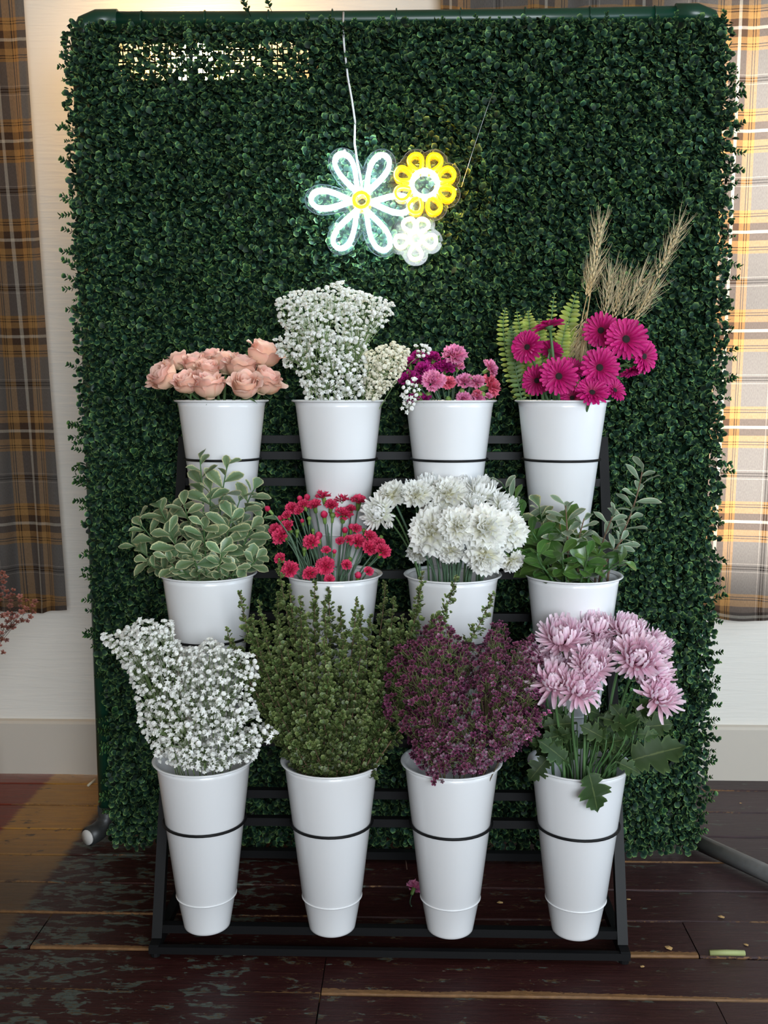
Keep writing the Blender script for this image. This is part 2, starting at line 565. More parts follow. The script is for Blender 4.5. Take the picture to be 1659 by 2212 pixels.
# ------------------------------------------------------------------ plaid curtains
M_PLAID, nt, N, L, b = new_mat('plaid_cloth')
uvn = N.new('ShaderNodeUVMap'); uvn.uv_map = 'UVMap'
sp = N.new('ShaderNodeSeparateXYZ'); L.new(uvn.outputs['UV'], sp.inputs[0])
PERIOD = 0.304
WHITE, BROWN, TAN, BLACK, GREY, LIGHT = (.50, .45, .37), (.075, .045, .030), (.36, .20, .075), (.018, .015, .014), (.150, .138, .130), (.34, .31, .28)
STOPS = [(0, WHITE), (.030, BROWN), (.175, TAN), (.300, BLACK), (.318, TAN), (.352, BLACK), (.370, TAN), (.43, GREY), (.90, LIGHT), (.915, GREY), (.955, BLACK), (.985, GREY)]


def sett(v):
    t = math_('PINGPONG', math_('DIVIDE', v, PERIOD), 0.5)
    r = N.new('ShaderNodeValToRGB'); r.color_ramp.interpolation = 'CONSTANT'
    e = r.color_ramp.elements
    while len(e) < len(STOPS):
        e.new(0.5)
    for k_, (p, c) in enumerate(STOPS):
        e[k_].position = p; e[k_].color = c4(c)
    L.new(math_('MULTIPLY', t, 2.0), r.inputs['Fac'])
    return r.outputs['Color']


plaid = mixc(0.5, sett(sp.outputs['X']), sett(sp.outputs['Y']))
mp = N.new('ShaderNodeMapping'); mp.inputs['Scale'].default_value = (500, 120, 1); L.new(uvn.outputs['UV'], mp.inputs['Vector'])
wv = nnode('ShaderNodeTexNoise', Scale=1.0, Detail=3); L.new(mp.outputs['Vector'], wv.inputs['Vector'])
wm_ = N.new('ShaderNodeMixRGB'); wm_.blend_type = 'MULTIPLY'; wm_.inputs['Fac'].default_value = 0.55
L.new(plaid, wm_.inputs['Color1'])
ws = N.new('ShaderNodeMapRange'); ws.inputs['To Min'].default_value = .4; ws.inputs['To Max'].default_value = 1.5; L.new(wv.outputs['Fac'], ws.inputs['Value'])
L.new(ws.outputs['Result'], wm_.inputs['Color2'])
L.new(wm_.outputs['Color'], b.inputs['Base Color'])
b.inputs['Roughness'].default_value = 0.95; b.inputs['Specular IOR Level'].default_value = 0.1
tl = N.new('ShaderNodeBsdfTranslucent'); L.new(wm_.outputs['Color'], tl.inputs['Color'])
mx = N.new('ShaderNodeMixShader'); mx.inputs['Fac'].default_value = 0.50
L.new(b.outputs[0], mx.inputs[1]); L.new(tl.outputs[0], mx.inputs[2]); L.new(mx.outputs[0], N['Material Output'].inputs['Surface'])


V_L = -at(40, 303, WALL_Y - .075).z
V_R = -at(1620, 282, WALL_Y - .075).z


def curtain(name, label, xl_top, xr_top, xl_bot, xr_bot, z0, z1, u0, v0, seed, amp, wl, right_anchor=None):
    r = np.random.default_rng(seed)
    nu, nv = 150, 40
    ph = r.uniform(0, 6.28, 3)
    s = np.linspace(0, 1, nu)
    V, UV = [], []
    for i in range(nv):
        h = i / (nv - 1)
        z = z0 + (z1 - z0) * h
        xl, xr = xl_bot + (xl_top - xl_bot) * h, xr_bot + (xr_top - xr_bot) * h
        x = xl + (xr - xl) * s
        a = amp * (1.15 - 0.5 * h)
        w = 2 * PI * (x - xl_bot) / wl
        fold = a * (np.sin(w + ph[0] + .3 * math.sin(2.2 * h)) + .45 * np.sin(1.7 * w + ph[1] + 1.1 * h) + .18 * np.sin(3.3 * w + ph[2]))
        zz = z + (0.010 * np.sin(w * .8 + ph[1]) if i == 0 else 0)
        V.append(np.stack([x + .25 * a * np.sin(2 * w + ph[2]), WALL_Y - .075 + fold, np.full(nu, 1.0) * zz], 1))
        dx = np.gradient(x); dy = np.gradient(fold)
        cl = np.cumsum(np.sqrt(dx ** 2 + dy ** 2)); cl -= cl[0]
        if right_anchor is not None: cl = cl - cl[-1] + right_anchor - u0
        UV.append(np.stack([u0 + cl, np.full(nu, v0 + z)], 1))
    t = thing(name, label, 'curtain', ((xl_bot + xr_bot) / 2, WALL_Y - .075, z0))
    off = np.array([(xl_bot + xr_bot) / 2, WALL_Y - .075, z0])
    me = build('cloth', np.concatenate(V) - off, grid_faces(nu, nv), M_PLAID, True, None, np.concatenate(UV))
    add('cloth', me, t)
    # stitched hem: a narrow doubled band along the foot
    Vh = []
    for i in range(2):
        Vh.append(V[0] + np.array([0, -.004, 0.0 + .028 * i]))
    me = build('hem', np.concatenate(Vh) - off, grid_faces(nu, 2), M_PLAID, True, None, np.concatenate([UV[0], UV[0] + [0, .028]]))
    add('hem', me, t)
    mr = simple(name + '_rod', (.03, .025, .02), rough=.4, metal=.6)
    add('rod', MB().add(*tube([(xl_top - .1, WALL_Y - .075, z1 + .01), (xr_top + .1, WALL_Y - .075, z1 + .01)] - off, .012, 10)).mesh('rod', mr), t)
    add('bracket', MB().add(*box(np.array((xl_top - .08, WALL_Y - .08, z1 - .01)) - off, np.array((xl_top - .06, WALL_Y, z1 + .02)) - off)).mesh('bracket', mr, False), t)
    add('bracket', MB().add(*box(np.array((xr_top + .06, WALL_Y - .08, z1 - .01)) - off, np.array((xr_top + .08, WALL_Y, z1 + .02)) - off)).mesh('bracket', mr, False), t)
    return t


curtain('plaid_curtain', 'dim brown and grey plaid curtain hanging left of the leafy wall', -1.95, -1.205, -1.85, -1.135, 0.585, 2.78, 0.0, V_L, 3, .020, .19, .103)
curtain('plaid_curtain', 'daylit tan and grey plaid curtain hanging right of the leafy wall', 0.08, 2.3, 0.12, 2.25, 0.575, 2.78, -.035, V_R, 5, .017, .26)

# warm wall lamp hidden behind the top left of the leafy wall
M_LAMP, nt, N, L, b = new_mat('glowing_lamp_glass')
b.inputs['Base Color'].default_value = (1, .85, .6, 1)
b.inputs['Emission Color'].default_value = (1.0, .60, .20, 1); b.inputs['Emission Strength'].default_value = 105
M_BRASS = simple('dull_brass', (.35, .24, .1), rough=.35, metal=1)
lamp = thing('wall_lamp', 'warm glowing wall lamp seen through gaps in the leaves, top left', 'lamp', (-0.66, WALL_Y, 2.26))
add('mount', MB().add(*box((-.05, -.02, -.08), (.05, 0, .08))).mesh('mount', M_BRASS, False), lamp)
add('arm', MB().add(*tube([(0, -.02, 0), (0, -.07, -.01), (0, -.10, .02)], .008, 8)).mesh('arm', M_BRASS), lamp)
add('shade', MB().add(*lathe([(.03, -.06), (.055, -.03), (.062, .03), (.045, .075), (.02, .085)], 20, True, True)).mesh('shade', M_LAMP), lamp, T((0, -.13, .03)))

# ================================================================== LEAFY BACKDROP WALL
M_BOX = plant('boxwood_leaf', [(0.0, (.006, .019, .014)), (.4, (.015, .043, .025)), (.72, (.048, .106, .044)), (1.0, (.21, .335, .10))],
              rough=.5, var=.85, hue=.02, trans=.12, spec=.16, use_attr_rnd=True)
M_BOX_S = plant('boxwood_sprig_leaf', [(0.0, (.008, .028, .014)), (.4, (.020, .060, .025)), (.72, (.062, .145, .044)), (1.0, (.22, .37, .09))],
                rough=.5, var=.45, hue=.02, trans=.12, spec=.16)
M_GREENPIPE = simple('green_pipe', (.006, .040, .022), rough=.32, spec=.5)
M_GREYPIPE = simple('grey_pipe', (.22, .22, .22), rough=.4, noise=.5, nscale=40)
M_DARKELBOW = simple('dark_elbow', (.022, .023, .023), rough=.45)
M_CAP = simple('white_cap', (.55, .53, .50), rough=.5)
M_MESH = simple('green_plastic_mesh', (.005, .018, .009), rough=.8, spec=.03)

HY = 2.742          # plane the leaves grow from
HXL, HXR = -0.888, 0.838
hedge = thing('hedge_wall', 'tall artificial boxwood leaf wall on a green pipe frame', 'hedge wall', (0, 2.78, 0))
OFF = np.array([0, 2.78, 0.0])

# leaf template: 7 vertices, six triangles, cupped
LV = np.array([(0, 0, 0), (-.42, .38, .14), (-.40, .78, .16), (0, 1.02, .10), (.40, .78, .16), (.42, .38, .14), (0, .52, 0)])
LF = np.array([(6, 0, 5), (6, 5, 4), (6, 4, 3), (6, 3, 2), (6, 2, 1), (6, 1, 0)])
LE = np.array([0, .50, .95, 1, .70, .30, .20])


def scatter_leaves(base, direc, normal, size, rnd):
    """vectorised leaf mesh"""
    n = len(base)
    d = direc / np.linalg.norm(direc, axis=1, keepdims=True)
    nn = normal - d * np.sum(normal * d, 1, keepdims=True)
    nn /= np.linalg.norm(nn, axis=1, keepdims=True) + 1e-9
    s = np.cross(d, nn)
    V = base[:, None, :] + size[:, None, None] * (LV[None, :, 0:1] * s[:, None, :] + LV[None, :, 1:2] * d[:, None, :] + LV[None, :, 2:3] * nn[:, None, :])
    Fc = (LF[None] + (np.arange(n) * 7)[:, None, None]).reshape(-1, 3)
    return V.reshape(-1, 3), Fc, np.tile(LE, n), np.repeat(rnd, 7)


def hedge_left(z):
    return np.interp(z, [0, .35, .6, .9, 1.25, 2.35], [-.858, -.850, -.878, -.888, -.902, -.905])


def hedge_right(z):
    return np.interp(z, [0, .2, .5, 1.6, 2.0, 2.35], [.818, .832, .836, .842, .835, .812])


NL = 88000
z = rng.uniform(0.012, 2.258, NL)
xl, xr = hedge_left(z), hedge_right(z)
x = xl + (xr - xl) * rng.uniform(0, 1, NL)
# mats of leaves: bunchy depth
bump = .011 * np.sin(x * 37 + 1.3 * np.sin(z * 21)) * np.sin(z * 33 + 1.7 * np.sin(x * 17)) + .006 * np.sin(x * 71 + z * 53)
layer = rng.uniform(0, 1, NL) ** 1.0
y = HY - .002 - .040 * layer - bump
# thin patches near the top left where the lamp shines through
gap = (np.abs(x + .53) < .24) & (z > 2.142) & (z < 2.208)
keep = ~(gap & (rng.uniform(0, 1, NL) < .10 + .60 * np.clip(np.sin(x * 43 + 1) * np.sin(z * 120 + 5 * x), 0, 1)))
gap2 = (np.abs(x - .05) < .9) & (z > 2.13) & (z < 2.235) & ~gap
keep &= ~(gap2 & (rng.uniform(0, 1, NL) < .05))
x, y, z = x[keep], y[keep], z[keep]
n = len(x)
direc = np.stack([rng.normal(0, .75, n), -.15 - .75 * rng.uniform(0, 1, n), rng.normal(.05, .75, n)], 1)
normal = np.stack([rng.normal(0, .45, n), -.8 * np.ones(n), .55 + rng.normal(0, .45, n)], 1)
size = rng.uniform(.0130, .0215, n)
V, Fc, E_, R_ = scatter_leaves(np.stack([x, y, z], 1) - OFF, direc, normal, size, np.where(rng.uniform(0, 1, n) < .10, rng.uniform(.75, 1, n), np.clip(rng.normal(.42, .16, n), 0, 1)))
fo = add('foliage', build('foliage', V, Fc, M_BOX, True, {'edge': E_, 'rnd': R_}), hedge)
fo['kind'] = 'stuff'


# sprigs standing proud of the mat and over its edges, each a part
def sprig_mesh(seed):
    r = np.random.default_rng(seed)
    mb = MB()
    ln = .048
    P = [(0, 0, 0), (.004, .002, ln * .5), (.0, .006, ln)]
    mb.add(*tube(P, [.0012, .001, .0007], 4), 0.1)
    bs, ds, ns, ss = [], [], [], []
    for k_ in range(5):
        for sgn in (0, 1):
            a = k_ * 1.4 + sgn * PI + r.uniform(-.4, .4)
            t = .25 + .75 * k_ / 4
            bs.append((.003 * math.sin(t * 3), .005 * t, ln * t))
            el = .35 + .5 * t
            ds.append((math.cos(a), math.sin(a), el)); ns.append((-math.cos(a) * .6, -math.sin(a) * .6, 1)); ss.append(r.uniform(.013, .019))
    V, Fc, E_, _ = scatter_leaves(np.array(bs), np.array(ds, float), np.array(ns, float), np.array(ss), np.zeros(len(bs)))
    mb.add(V, Fc, E_)
    return mb.mesh('sprig', M_BOX_S)


SPR = [sprig_mesh(s) for s in range(5)]
for k_ in range(300):
    r = random.random
    if k_ < 75:       # left edge
        zz = .06 + 2.2 * r(); xx = float(hedge_left(zz)) + .012; ax = (-.9 + .3 * r(), -.5 * r(), .7 * (r() - .3)); yy = HY - .005 - .03 * r()
    elif k_ < 150:    # right edge
        zz = .04 + 2.2 * r(); xx = float(hedge_right(zz)) - .012; ax = (.9 - .3 * r(), -.5 * r(), .7 * (r() - .4)); yy = HY - .005 - .03 * r()
    elif k_ < 190:    # top
        xx = HXL + .02 + (HXR - HXL - .04) * (k_ - 150 + r()) / 40; zz = 2.242 + .012 * r(); ax = (r() - .5, -.7 - .3 * r(), .75 * r()); yy = HY - .03 - .01 * r()
    else:             # on the face
        zz = .1 + 2.1 * r(); xx = HXL + .05 + (HXR - HXL - .1) * r(); ax = (.9 * (r() - .5), -.8, .2 + .8 * r()); yy = HY - .022
        if zz < 1.3 and -.6 < xx < .55: zz += 1.0
    add('sprig', SPR[k_ % 5], hedge, T(-Vector(OFF)) @ frame(ax, r() * 6.28, (xx, yy, zz), (.45 + .45 * r()) if k_ < 150 else (.35 + .25 * r()) if k_ < 190 else (.7 + .4 * r())))

# plastic mesh backing, open near the top
mb = MB()
mb.add(*box((HXL + .03, HY + .002, .03), (HXR - .02, HY + .006, 2.13)))
mb.add(*box((HXL + .03, HY + .002, 2.225), (HXR - .02, HY + .006, 2.275)))
mb.add(*box((-.27, HY + .002, 2.13), (HXR - .02, HY + .006, 2.225)))
mb.add(*box((HXL + .03, HY + .002, 2.13), (-.78, HY + .006, 2.225)))
for k_ in range(36):
    xx = -.78 + .51 * k_ / 36
    mb.add(*box((xx, HY + .002, 2.13), (xx + .003, HY + .006, 2.225)))
for zz in (2.145, 2.16, 2.175, 2.19, 2.205):
    mb.add(*box((-.78, HY + .002, zz), (-.27, HY + .006, zz + .003)))
mm = mb.mesh('backing_mesh', M_MESH, False)
mm.transform(T(-Vector(OFF)))
add('backing_mesh', mm, hedge)


def hpart(name, V, Fs, mat, label=None, smooth=True):
    o = add(name, MB().add(np.asarray(V) - OFF, Fs).mesh(name, mat, smooth), hedge)
    if label: o['label'] = label
    return o


PY, PR = 2.785, .024
hpart('top_pipe', *tube([(-.80, PY, 2.297), (-.3, PY, 2.293), (.3, PY, 2.293), (.72, PY, 2.297)], PR * .92, 16), M_GREENPIPE)
for sx, ex in ((-1, -.885), (1, .795)):
    P = [(ex - sx * .10, PY, 2.298), (ex - sx * .045, PY, 2.298), (ex - sx * .012, PY, 2.286), (ex + sx * .0, PY, 2.255), (ex + sx * .002, PY, 2.19)]
    hpart('elbow', *tube(P, PR * 1.12, 16), M_GREENPIPE)
    hpart('pole', *tube([(ex + sx * .002, PY, 2.2), (ex + sx * .006, PY, 1.1), (ex + sx * .004, PY, .08)], PR, 16), M_GREENPIPE)
# left foot: dark elbow turned to the front with a white plug
hpart('foot_elbow', *tube([(-.889, PY, .10), (-.889, PY, .065), (-.896, PY - .012, .042), (-.912, PY - .035, .032), (-.928, PY - .062, .030)],
                          [PR * 1.15, PR * 1.15, PR * 1.18, PR * 1.15, PR * 1.15], 16), M_DARKELBOW, 'dark plastic elbow at the left foot')
hpart('end_cap', *tube([(-.9275, PY - .061, .030), (-.9305, PY - .066, .030)], PR * .92, 16), M_CAP, 'white plug in the left pipe end')
# right foot: grey pipe running out over the floor
hpart('foot_elbow', *tube([(.799, PY, .10), (.799, PY, .06), (.808, PY - .012, .035), (.822, PY - .034, .029)], PR * 1.12, 16), M_DARKELBOW)
hpart('foot_pipe', *tube([(.818, PY - .028, .028), (1.0, 2.50, .028), (1.28, 2.06, .028)], PR * .98, 16), M_GREYPIPE, 'scuffed grey pipe foot lying on the floor')
for k_ in range(9):   # cable ties
    xx = -.72 + 1.36 * k_ / 8
    hpart('cable_tie', *tube([(xx, PY - PR * 1.0 * math.cos(a), 2.2945 + PR * 1.0 * math.sin(a)) for a in np.linspace(-.6, 3.2, 9)], .0022, 5), M_GREENPIPE)

# ================================================================== NEON SIGN
SY = 2.682


def neon(name, col, strength):
    m, nt, N, L, b = new_mat(name)
    b.inputs['Base Color'].default_value = c4([v * .7 for v in col])
    b.inputs['Emission Color'].default_value = c4(col); b.inputs['Emission Strength'].default_value = strength
    return m


M_NW = neon('neon_cool_white', (.62, .88, 1.0), 105.0)
M_NWW = neon('neon_warm_white', (1.0, .88, .50), 42.0)
M_NY = neon('neon_yellow', (1.0, .42, .0), 48.0)
M_ACR, nt, N, L, b = new_mat('clear_acrylic')
tr = N.new('ShaderNodeBsdfTransparent'); tr.inputs['Color'].default_value = (.97, .98, 1, 1)
gl = N.new('ShaderNodeBsdfGlossy'); gl.inputs['Roughness'].default_value = .05
df = N.new('ShaderNodeBsdfDiffuse'); df.inputs['Color'].default_value = (.8, .85, .9, 1)
fz = N.new('ShaderNodeFresnel'); fz.inputs['IOR'].default_value = 1.35
m1 = N.new('ShaderNodeMixShader'); m2 = N.new('ShaderNodeMixShader'); m1.inputs['Fac'].default_value = .006
L.new(tr.outputs[0], m1.inputs[1]); L.new(df.outputs[0], m1.inputs[2])
L.new(fz.outputs[0], m2.inputs['Fac']); L.new(m1.outputs[0], m2.inputs[1]); L.new(gl.outputs[0], m2.inputs[2])
L.new(m2.outputs[0], N['Material Output'].inputs['Surface'])
M_ACRE = neon('lit_acrylic_edge', (.65, .82, 1.0), .12)  # weak emission imitates tube light carried out to the plate rim
M_ACRE.node_tree.nodes['Principled BSDF'].inputs['Base Color'].default_value = (.04, .05, .06, 1)
M_CORD = simple('white_cord', (.72, .72, .72), rough=.5)
M_STEEL = simple('screw_steel', (.6, .6, .6), rough=.3, metal=1)

K = 4.366


def sg(cx, cy, dy=0.0):
    """sign drawing unit -> local metres on the sign plane"""
    p = at(640 + cx / K, 290 + cy / K, SY)
    return np.array([p.x - S0.x, dy, p.z - S0.z])


S0 = at(640 + 780 / K, 290 + 1250 / K, SY)
sign = thing('neon_sign', 'lit neon sign of three daisies, two white and one yellow, on clear acrylic', 'neon sign', S0)


def petal_loop(c, ang, r0, r1, w, p=.8, n=36):
    out = []
    for t in np.linspace(0, 2 * PI, n, endpoint=False):
        a = (1 - math.cos(t)) / 2
        al, ac = r0 + (r1 - r0) * a, w * math.sin(t) * (a + .0) ** p * 1.28
        out.append((c[0] + al * math.cos(ang) - ac * math.sin(ang), c[1] + al * math.sin(ang) + ac * math.cos(ang)))
    return out


LINES = []


def ntube(name, pts, mat, rad, dy=0.0):
    LINES.append(np.array(pts))
    P = [sg(a, b_, -.008 + dy) for a, b_ in pts]
    return add(name, MB().add(*tube(P, metres(rad / K, SY), 8, closed=True)).mesh(name, mat), sign)


def ring(c, r, n=32):
    return [(c[0] + r * math.cos(a), c[1] + r * math.sin(a)) for a in np.linspace(0, 2 * PI, n, endpoint=False)]


c = (617, 635)
for tx, ty, w in ((405, 192, 92), (840, 205, 92), (140, 610, 96), (1075, 668, 92), (385, 1070, 92), (850, 1088, 92)):
    ntube('petal_tube', petal_loop(c, math.atan2(ty - c[1], tx - c[0]), 78, math.hypot(tx - c[0], ty - c[1]), w), M_NW, 19)
ntube('centre_tube', ring(c, 70), M_NY, 21, -.014)
c = (1212, 477)
for k_ in range(8):
    ntube('petal_tube', petal_loop(c, math.radians(23 + 45 * k_), 118, 292, 64, .55), M_NY, 17, -.006)
ntube('centre_tube', ring(c, 122), M_NW, 19, -.008)
c = (1125, 985)
for a in (-115, -63, 10, 90, 168):
    ntube('petal_tube', petal_loop(c, math.radians(a), 60, 196, 58, .5), M_NWW, 15, -.002)
ntube('centre_tube', ring(c, 60), M_NWW, 15, -.004)
# acrylic plate: outline a fixed distance outside the tubes
pc = np.array([770, 640.0])
allp = np.concatenate(LINES)
outl = []
for th in np.linspace(0, 2 * PI, 300, endpoint=False):
    d = np.array([math.cos(th), math.sin(th)])
    q = allp - pc
    along = q @ d
    perp2 = np.sum(q * q, 1) - along ** 2
    ok = perp2 < 60 ** 2
    outl.append(pc + d * np.max(along[ok] + np.sqrt(60 ** 2 - perp2[ok])))
n = len(outl)
Vp = np.array([sg(a, b_, 0.0) for a, b_ in outl] + [sg(a, b_, .005) for a, b_ in outl] + [sg(*pc, 0), sg(*pc, .005)])
Fp = np.array([(2 * n, (j + 1) % n, j) for j in range(n)] + [(2 * n + 1, n + j, n + (j + 1) % n) for j in range(n)])
add('backing_plate', build('backing_plate', Vp, Fp, M_ACR, False), sign)['label'] = 'clear acrylic plate cut to the outline of the flowers'
add('plate_edge', MB().add(*tube([sg(a, b_, .0025) for a, b_ in outl], .0008, 4, closed=True)).mesh('plate_edge', M_ACRE), sign)
for cx, cy in ((455, 150), (1505, 522)):
    add('screw', MB().add(*lathe([(.0035, 0), (.0035, .003), (.002, .004)], 10, True, True)).mesh('screw', M_STEEL), sign, frame((0, -1, 0), 0, sg(cx, cy, -.001)))
P = [np.array(tuple(at(a, b_, yy) - S0)) for a, b_, yy in ((742, 27, 2.757), (741, 60, 2.722), (743, 95, 2.698), (751, 165, 2.694), (760, 215, 2.692), (767, 262, 2.692),
                                                    (766, 310, 2.69), (772, 350, 2.689), (779, 380, 2.688), (782, 410, 2.687))]
add('power_cord', MB().add(*tube(P, .0029, 7)).mesh('power_cord', M_CORD), sign)
P = [np.array(tuple(at(a, b_, yy) - S0)) for a, b_, yy in ((997, 404, 2.672), (1020, 330, 2.684), (1050, 240, 2.686), (1080, 160, 2.688))]
add('hanging_wire', MB().add(*tube(P, .0007, 4)).mesh('hanging_wire', M_STEEL), sign)

# ================================================================== FLOWER STAND AND BUCKETS
M_BLACK = simple('black_steel', (.0045, .0045, .005), rough=.5, spec=.22)
M_WHITE = simple('white_bucket_plastic', (.70, .70, .71), rough=.22, spec=.5)
BX = [-.475, -.180, .098, .386]
ROWS = [dict(y=2.475, rim=1.288, x=[-.468, -.177, .097, .374]), dict(y=2.335, rim=.880, x=[-.482, -.181, .102, .387]), dict(y=2.200, rim=.471, x=[-.474, -.179, .097, .388])]
BH = .408


def face_y(z):
    return 2.206 + .343 * (z - .05)


stand = thing('flower_stand', 'black steel three-tier flower stand holding twelve white buckets', 'stand', (-.05, 2.19, 0))
SO = np.array([-.05, 2.19, 0])


def spart(name, V, F, label=None, smooth=False):
    o = add(name, MB().add(np.asarray(V) - SO, F).mesh(name, M_BLACK, smooth), stand)
    if label: o['label'] = label


XA, XB, B = -.592, .498, .024
for xx in (XA, XB):
    spart('upright', *bar((xx, face_y(.03), .03), (xx, face_y(1.19), 1.19), B, B, (1, 0, 0)))
    spart('base_rail', *bar((xx, 2.16, .022), (xx, 2.66, .022), .022, .022))
    spart('rear_leg', *bar((xx, 2.655, .022), (xx, face_y(1.0) + .01, 1.0), .02, .02, (1, 0, 0)))
    for yy in (2.175, 2.645):
        fv, ff = lathe([(.012, 0), (.012, .008), (.008, .012)], 12, True, True)
        spart('foot', fv + np.array([xx, yy, 0]), ff)
spart('base_rail', *bar((XA - .012, 2.166, .020), (XB + .012, 2.166, .020), .014, .017))
spart('base_rail', *bar((XA, 2.655, .022), (XB, 2.655, .022), .022, .022))
def face_z(py):
    """height on the leaning front face that shows at picture row py"""
    z_ = .6
    for _ in range(30):
        z_ = at(850, py, face_y(z_)).z
    return z_


for zc in [.052] + [face_z(v) for v in (949, 984, 1041, 1240, 1331, 1388, 1603, 1715, 1775)]:
    spart('crossbar', *bar((XA + .012, face_y(zc), zc), (XB - .012, face_y(zc), zc), .020, .020))
RING_Z = [-.144, -.155, -.147]
for k_, row in enumerate(ROWS):
    zr = row['rim'] + RING_Z[k_]
    for j in range(4):
        cx, cy = row['x'][j], row['y']
        rr = .0945
        # wire hoop welded to the crossbar behind
        P = [(cx + rr * math.cos(a), cy + rr * math.sin(a), zr) for a in np.linspace(0, 2 * PI, 40, endpoint=False)]
        spart('hoop', *tube(P, .0032, 7, closed=True), smooth=True)
        spart('hoop_bracket', *bar((cx, cy + rr, zr), (cx, face_y(zr) + .004, zr - .002), .018, .006))

body_prof = [(.050, 0), (.0535, .003), (.0545, .008), (.0670, .078), (.0695, .082), (.1060, .392), (.1085, .403)]
inner = [(.1060, .403), (.1035, .392), (.0670, .086), (.0510, .010)]
bv, bf = lathe(body_prof + inner, 48, True, True)
ME_BODY = MB().add(bv, bf).mesh('bucket_body', M_WHITE)
rimp = [(.1055, .401), (.1085, .403), (.1155, .4055), (.1170, .4075), (.1155, .4095), (.1080, .4075), (.1055, .4045)]
rv, rf = lathe(rimp, 48, False, False)
ME_RIM = MB().add(rv, rf).mesh('bucket_rim', M_WHITE)
gv, gf = tube([(.0690 * math.cos(a), .0690 * math.sin(a), .080) for a in np.linspace(0, 2 * PI, 48, endpoint=False)], .0020, 6, closed=True)
ME_RIDGE = MB().add(gv, gf).mesh('bucket_ridge', M_WHITE)
BL = [['white tapered bucket of peach roses, top row left', 'white tapered bucket under the tall baby\'s breath, top row', 'white tapered bucket of pink and magenta carnations, top row', 'white tapered bucket of magenta gerberas, top row right'],
      ['white tapered bucket of variegated cream-edged foliage, middle row left', 'white tapered bucket of small red carnations, middle row', 'white tapered bucket of white carnations, middle row', 'white tapered bucket of glossy green foliage, middle row right'],
      ['white tapered bucket of baby\'s breath, bottom row left', 'white tapered bucket of small-leaved olive greenery, bottom row', 'white tapered bucket of purple waxflower, bottom row', 'white tapered bucket of lilac chrysanthemums, bottom row right']]
for k_, row in enumerate(ROWS):
    for j in range(4):
        t = thing('flower_bucket', BL[k_][j], 'bucket', (row['x'][j], row['y'], row['rim'] - BH), 'white flower buckets on the stand')
        add('body', ME_BODY, t, Matrix.Rotation(random.random() * 6, 4, 'Z'))
        add('rim', ME_RIM, t)
        add('ridge', ME_RIDGE, t)

# ================================================================== FLOWERS: petal and leaf templates
def surf(fn, nu, nv, mat, name, efn=None):
    """grid surface from fn(u in -1..1, v in 0..1); 'edge' attribute = efn(u, v) or v"""
    us, vs = np.linspace(-1, 1, nu), np.linspace(0, 1, nv)
    V = [fn(u, v) for v in vs for u in us]
    E = [(efn(u, v) if efn else v) for v in vs for u in us]
    return build(name, np.array(V), grid_faces(nu, nv), mat, True, {'edge': E})


def with_mat(me, mat):
    m = me.copy()
    m.materials.clear(); m.materials.append(mat)
    return m


M_STEM = plant('green_stem', [(0, (.05, .11, .035)), (1, (.07, .15, .05))], rough=.5, var=.25, trans=0, hue=.01)
M_CSTEM = plant('carnation_stem', [(0, (.065, .12, .075)), (1, (.10, .17, .10))], rough=.55, var=.2, trans=0)
M_CALYX = plant('green_calyx', [(0, (.13, .24, .055)), (.7, (.16, .27, .06)), (1, (.11, .20, .05))], rough=.45, var=.2, trans=.1)
M_WSTEM = plant('brown_twig', [(0, (.13, .075, .045)), (1, (.10, .06, .035))], rough=.7, var=.2, trans=0)


def bucket(row, j):
    R = ROWS[row]
    return Vector((R['x'][j], R['y'], R['rim']))


def stem_path(head, axis, bk, n=12, spread=.55, dip=.28, root=None):
    head = Vector(head); ax = Vector(axis).normalized()
    h = Vector((head.x - bk.x, head.y - bk.y, 0))
    rimr = min(h.length * spread, .082)
    rim = Vector((bk.x, bk.y, bk.z - .015)) + (h.normalized() * rimr if h.length > 1e-4 else Vector())
    if root is None:
        root = Vector((bk.x - h.x * .15 + random.uniform(-.015, .015), bk.y - h.y * .15 + random.uniform(-.015, .015), bk.z - dip))
    ln = max(.03, (head - rim).length)
    if head.z < bk.z + .02:
        return bez([head, head - ax * .05, root + Vector((0, 0, .12)), root], n), root
    a = bez([head, head - ax * ln * .45, rim + Vector((0, 0, ln * .25)), rim], n)
    b_ = bez([rim, rim - Vector((0, 0, .1)), root], 4)
    return np.concatenate([a, b_[1:]]), root


def stem_part(t, path, r0, r1, mat, name='stem', n=6):
    P = np.asarray(path) - np.array(t.location)
    return add(name, MB().add(*tube(P, np.linspace(r0, r1, len(P)), n), np.linspace(0, 1, len(P)).repeat(n).tolist() + [0, 1]).mesh(name, mat), t)


# ------------------------------------------------------------------ roses
M_ROSE = plant('peach_rose_petal', [(0, (.86, .70, .40)), (.4, (.87, .60, .43)), (.8, (.87, .50, .39)), (1, (.90, .62, .53))], rough=.55, var=.10, hue=.012, trans=.25, spec=.25)


def rose_petal(R, H, span, flare, seed):
    r = np.random.default_rng(seed); ph = r.uniform(0, 6.28, 4)

    def fn(u, v):
        vv = v * (1 - .22 * abs(u) ** 3.2)
        pr = np.interp(vv, [0, .12, .3, .55, .8, .93, 1], [.10, .42, .78, .95, .93, .98, .98 + flare])
        w = 1 - .25 * (1 - v) ** 2
        rad = R * pr * (1 + .05 * math.sin(3 * u + ph[0]) * v) + R * flare * .35 * (abs(u) ** 2) * v
        a = u * span * w
        z = H * (vv - .10 * flare * max(0, v - .85) / .15 * 1.6) + R * .09 * math.sin(6 * u + ph[1]) * v ** 3
        return (rad * math.cos(a), rad * math.sin(a), z)
    return surf(fn, 9, 9, M_ROSE, 'rose_petal')


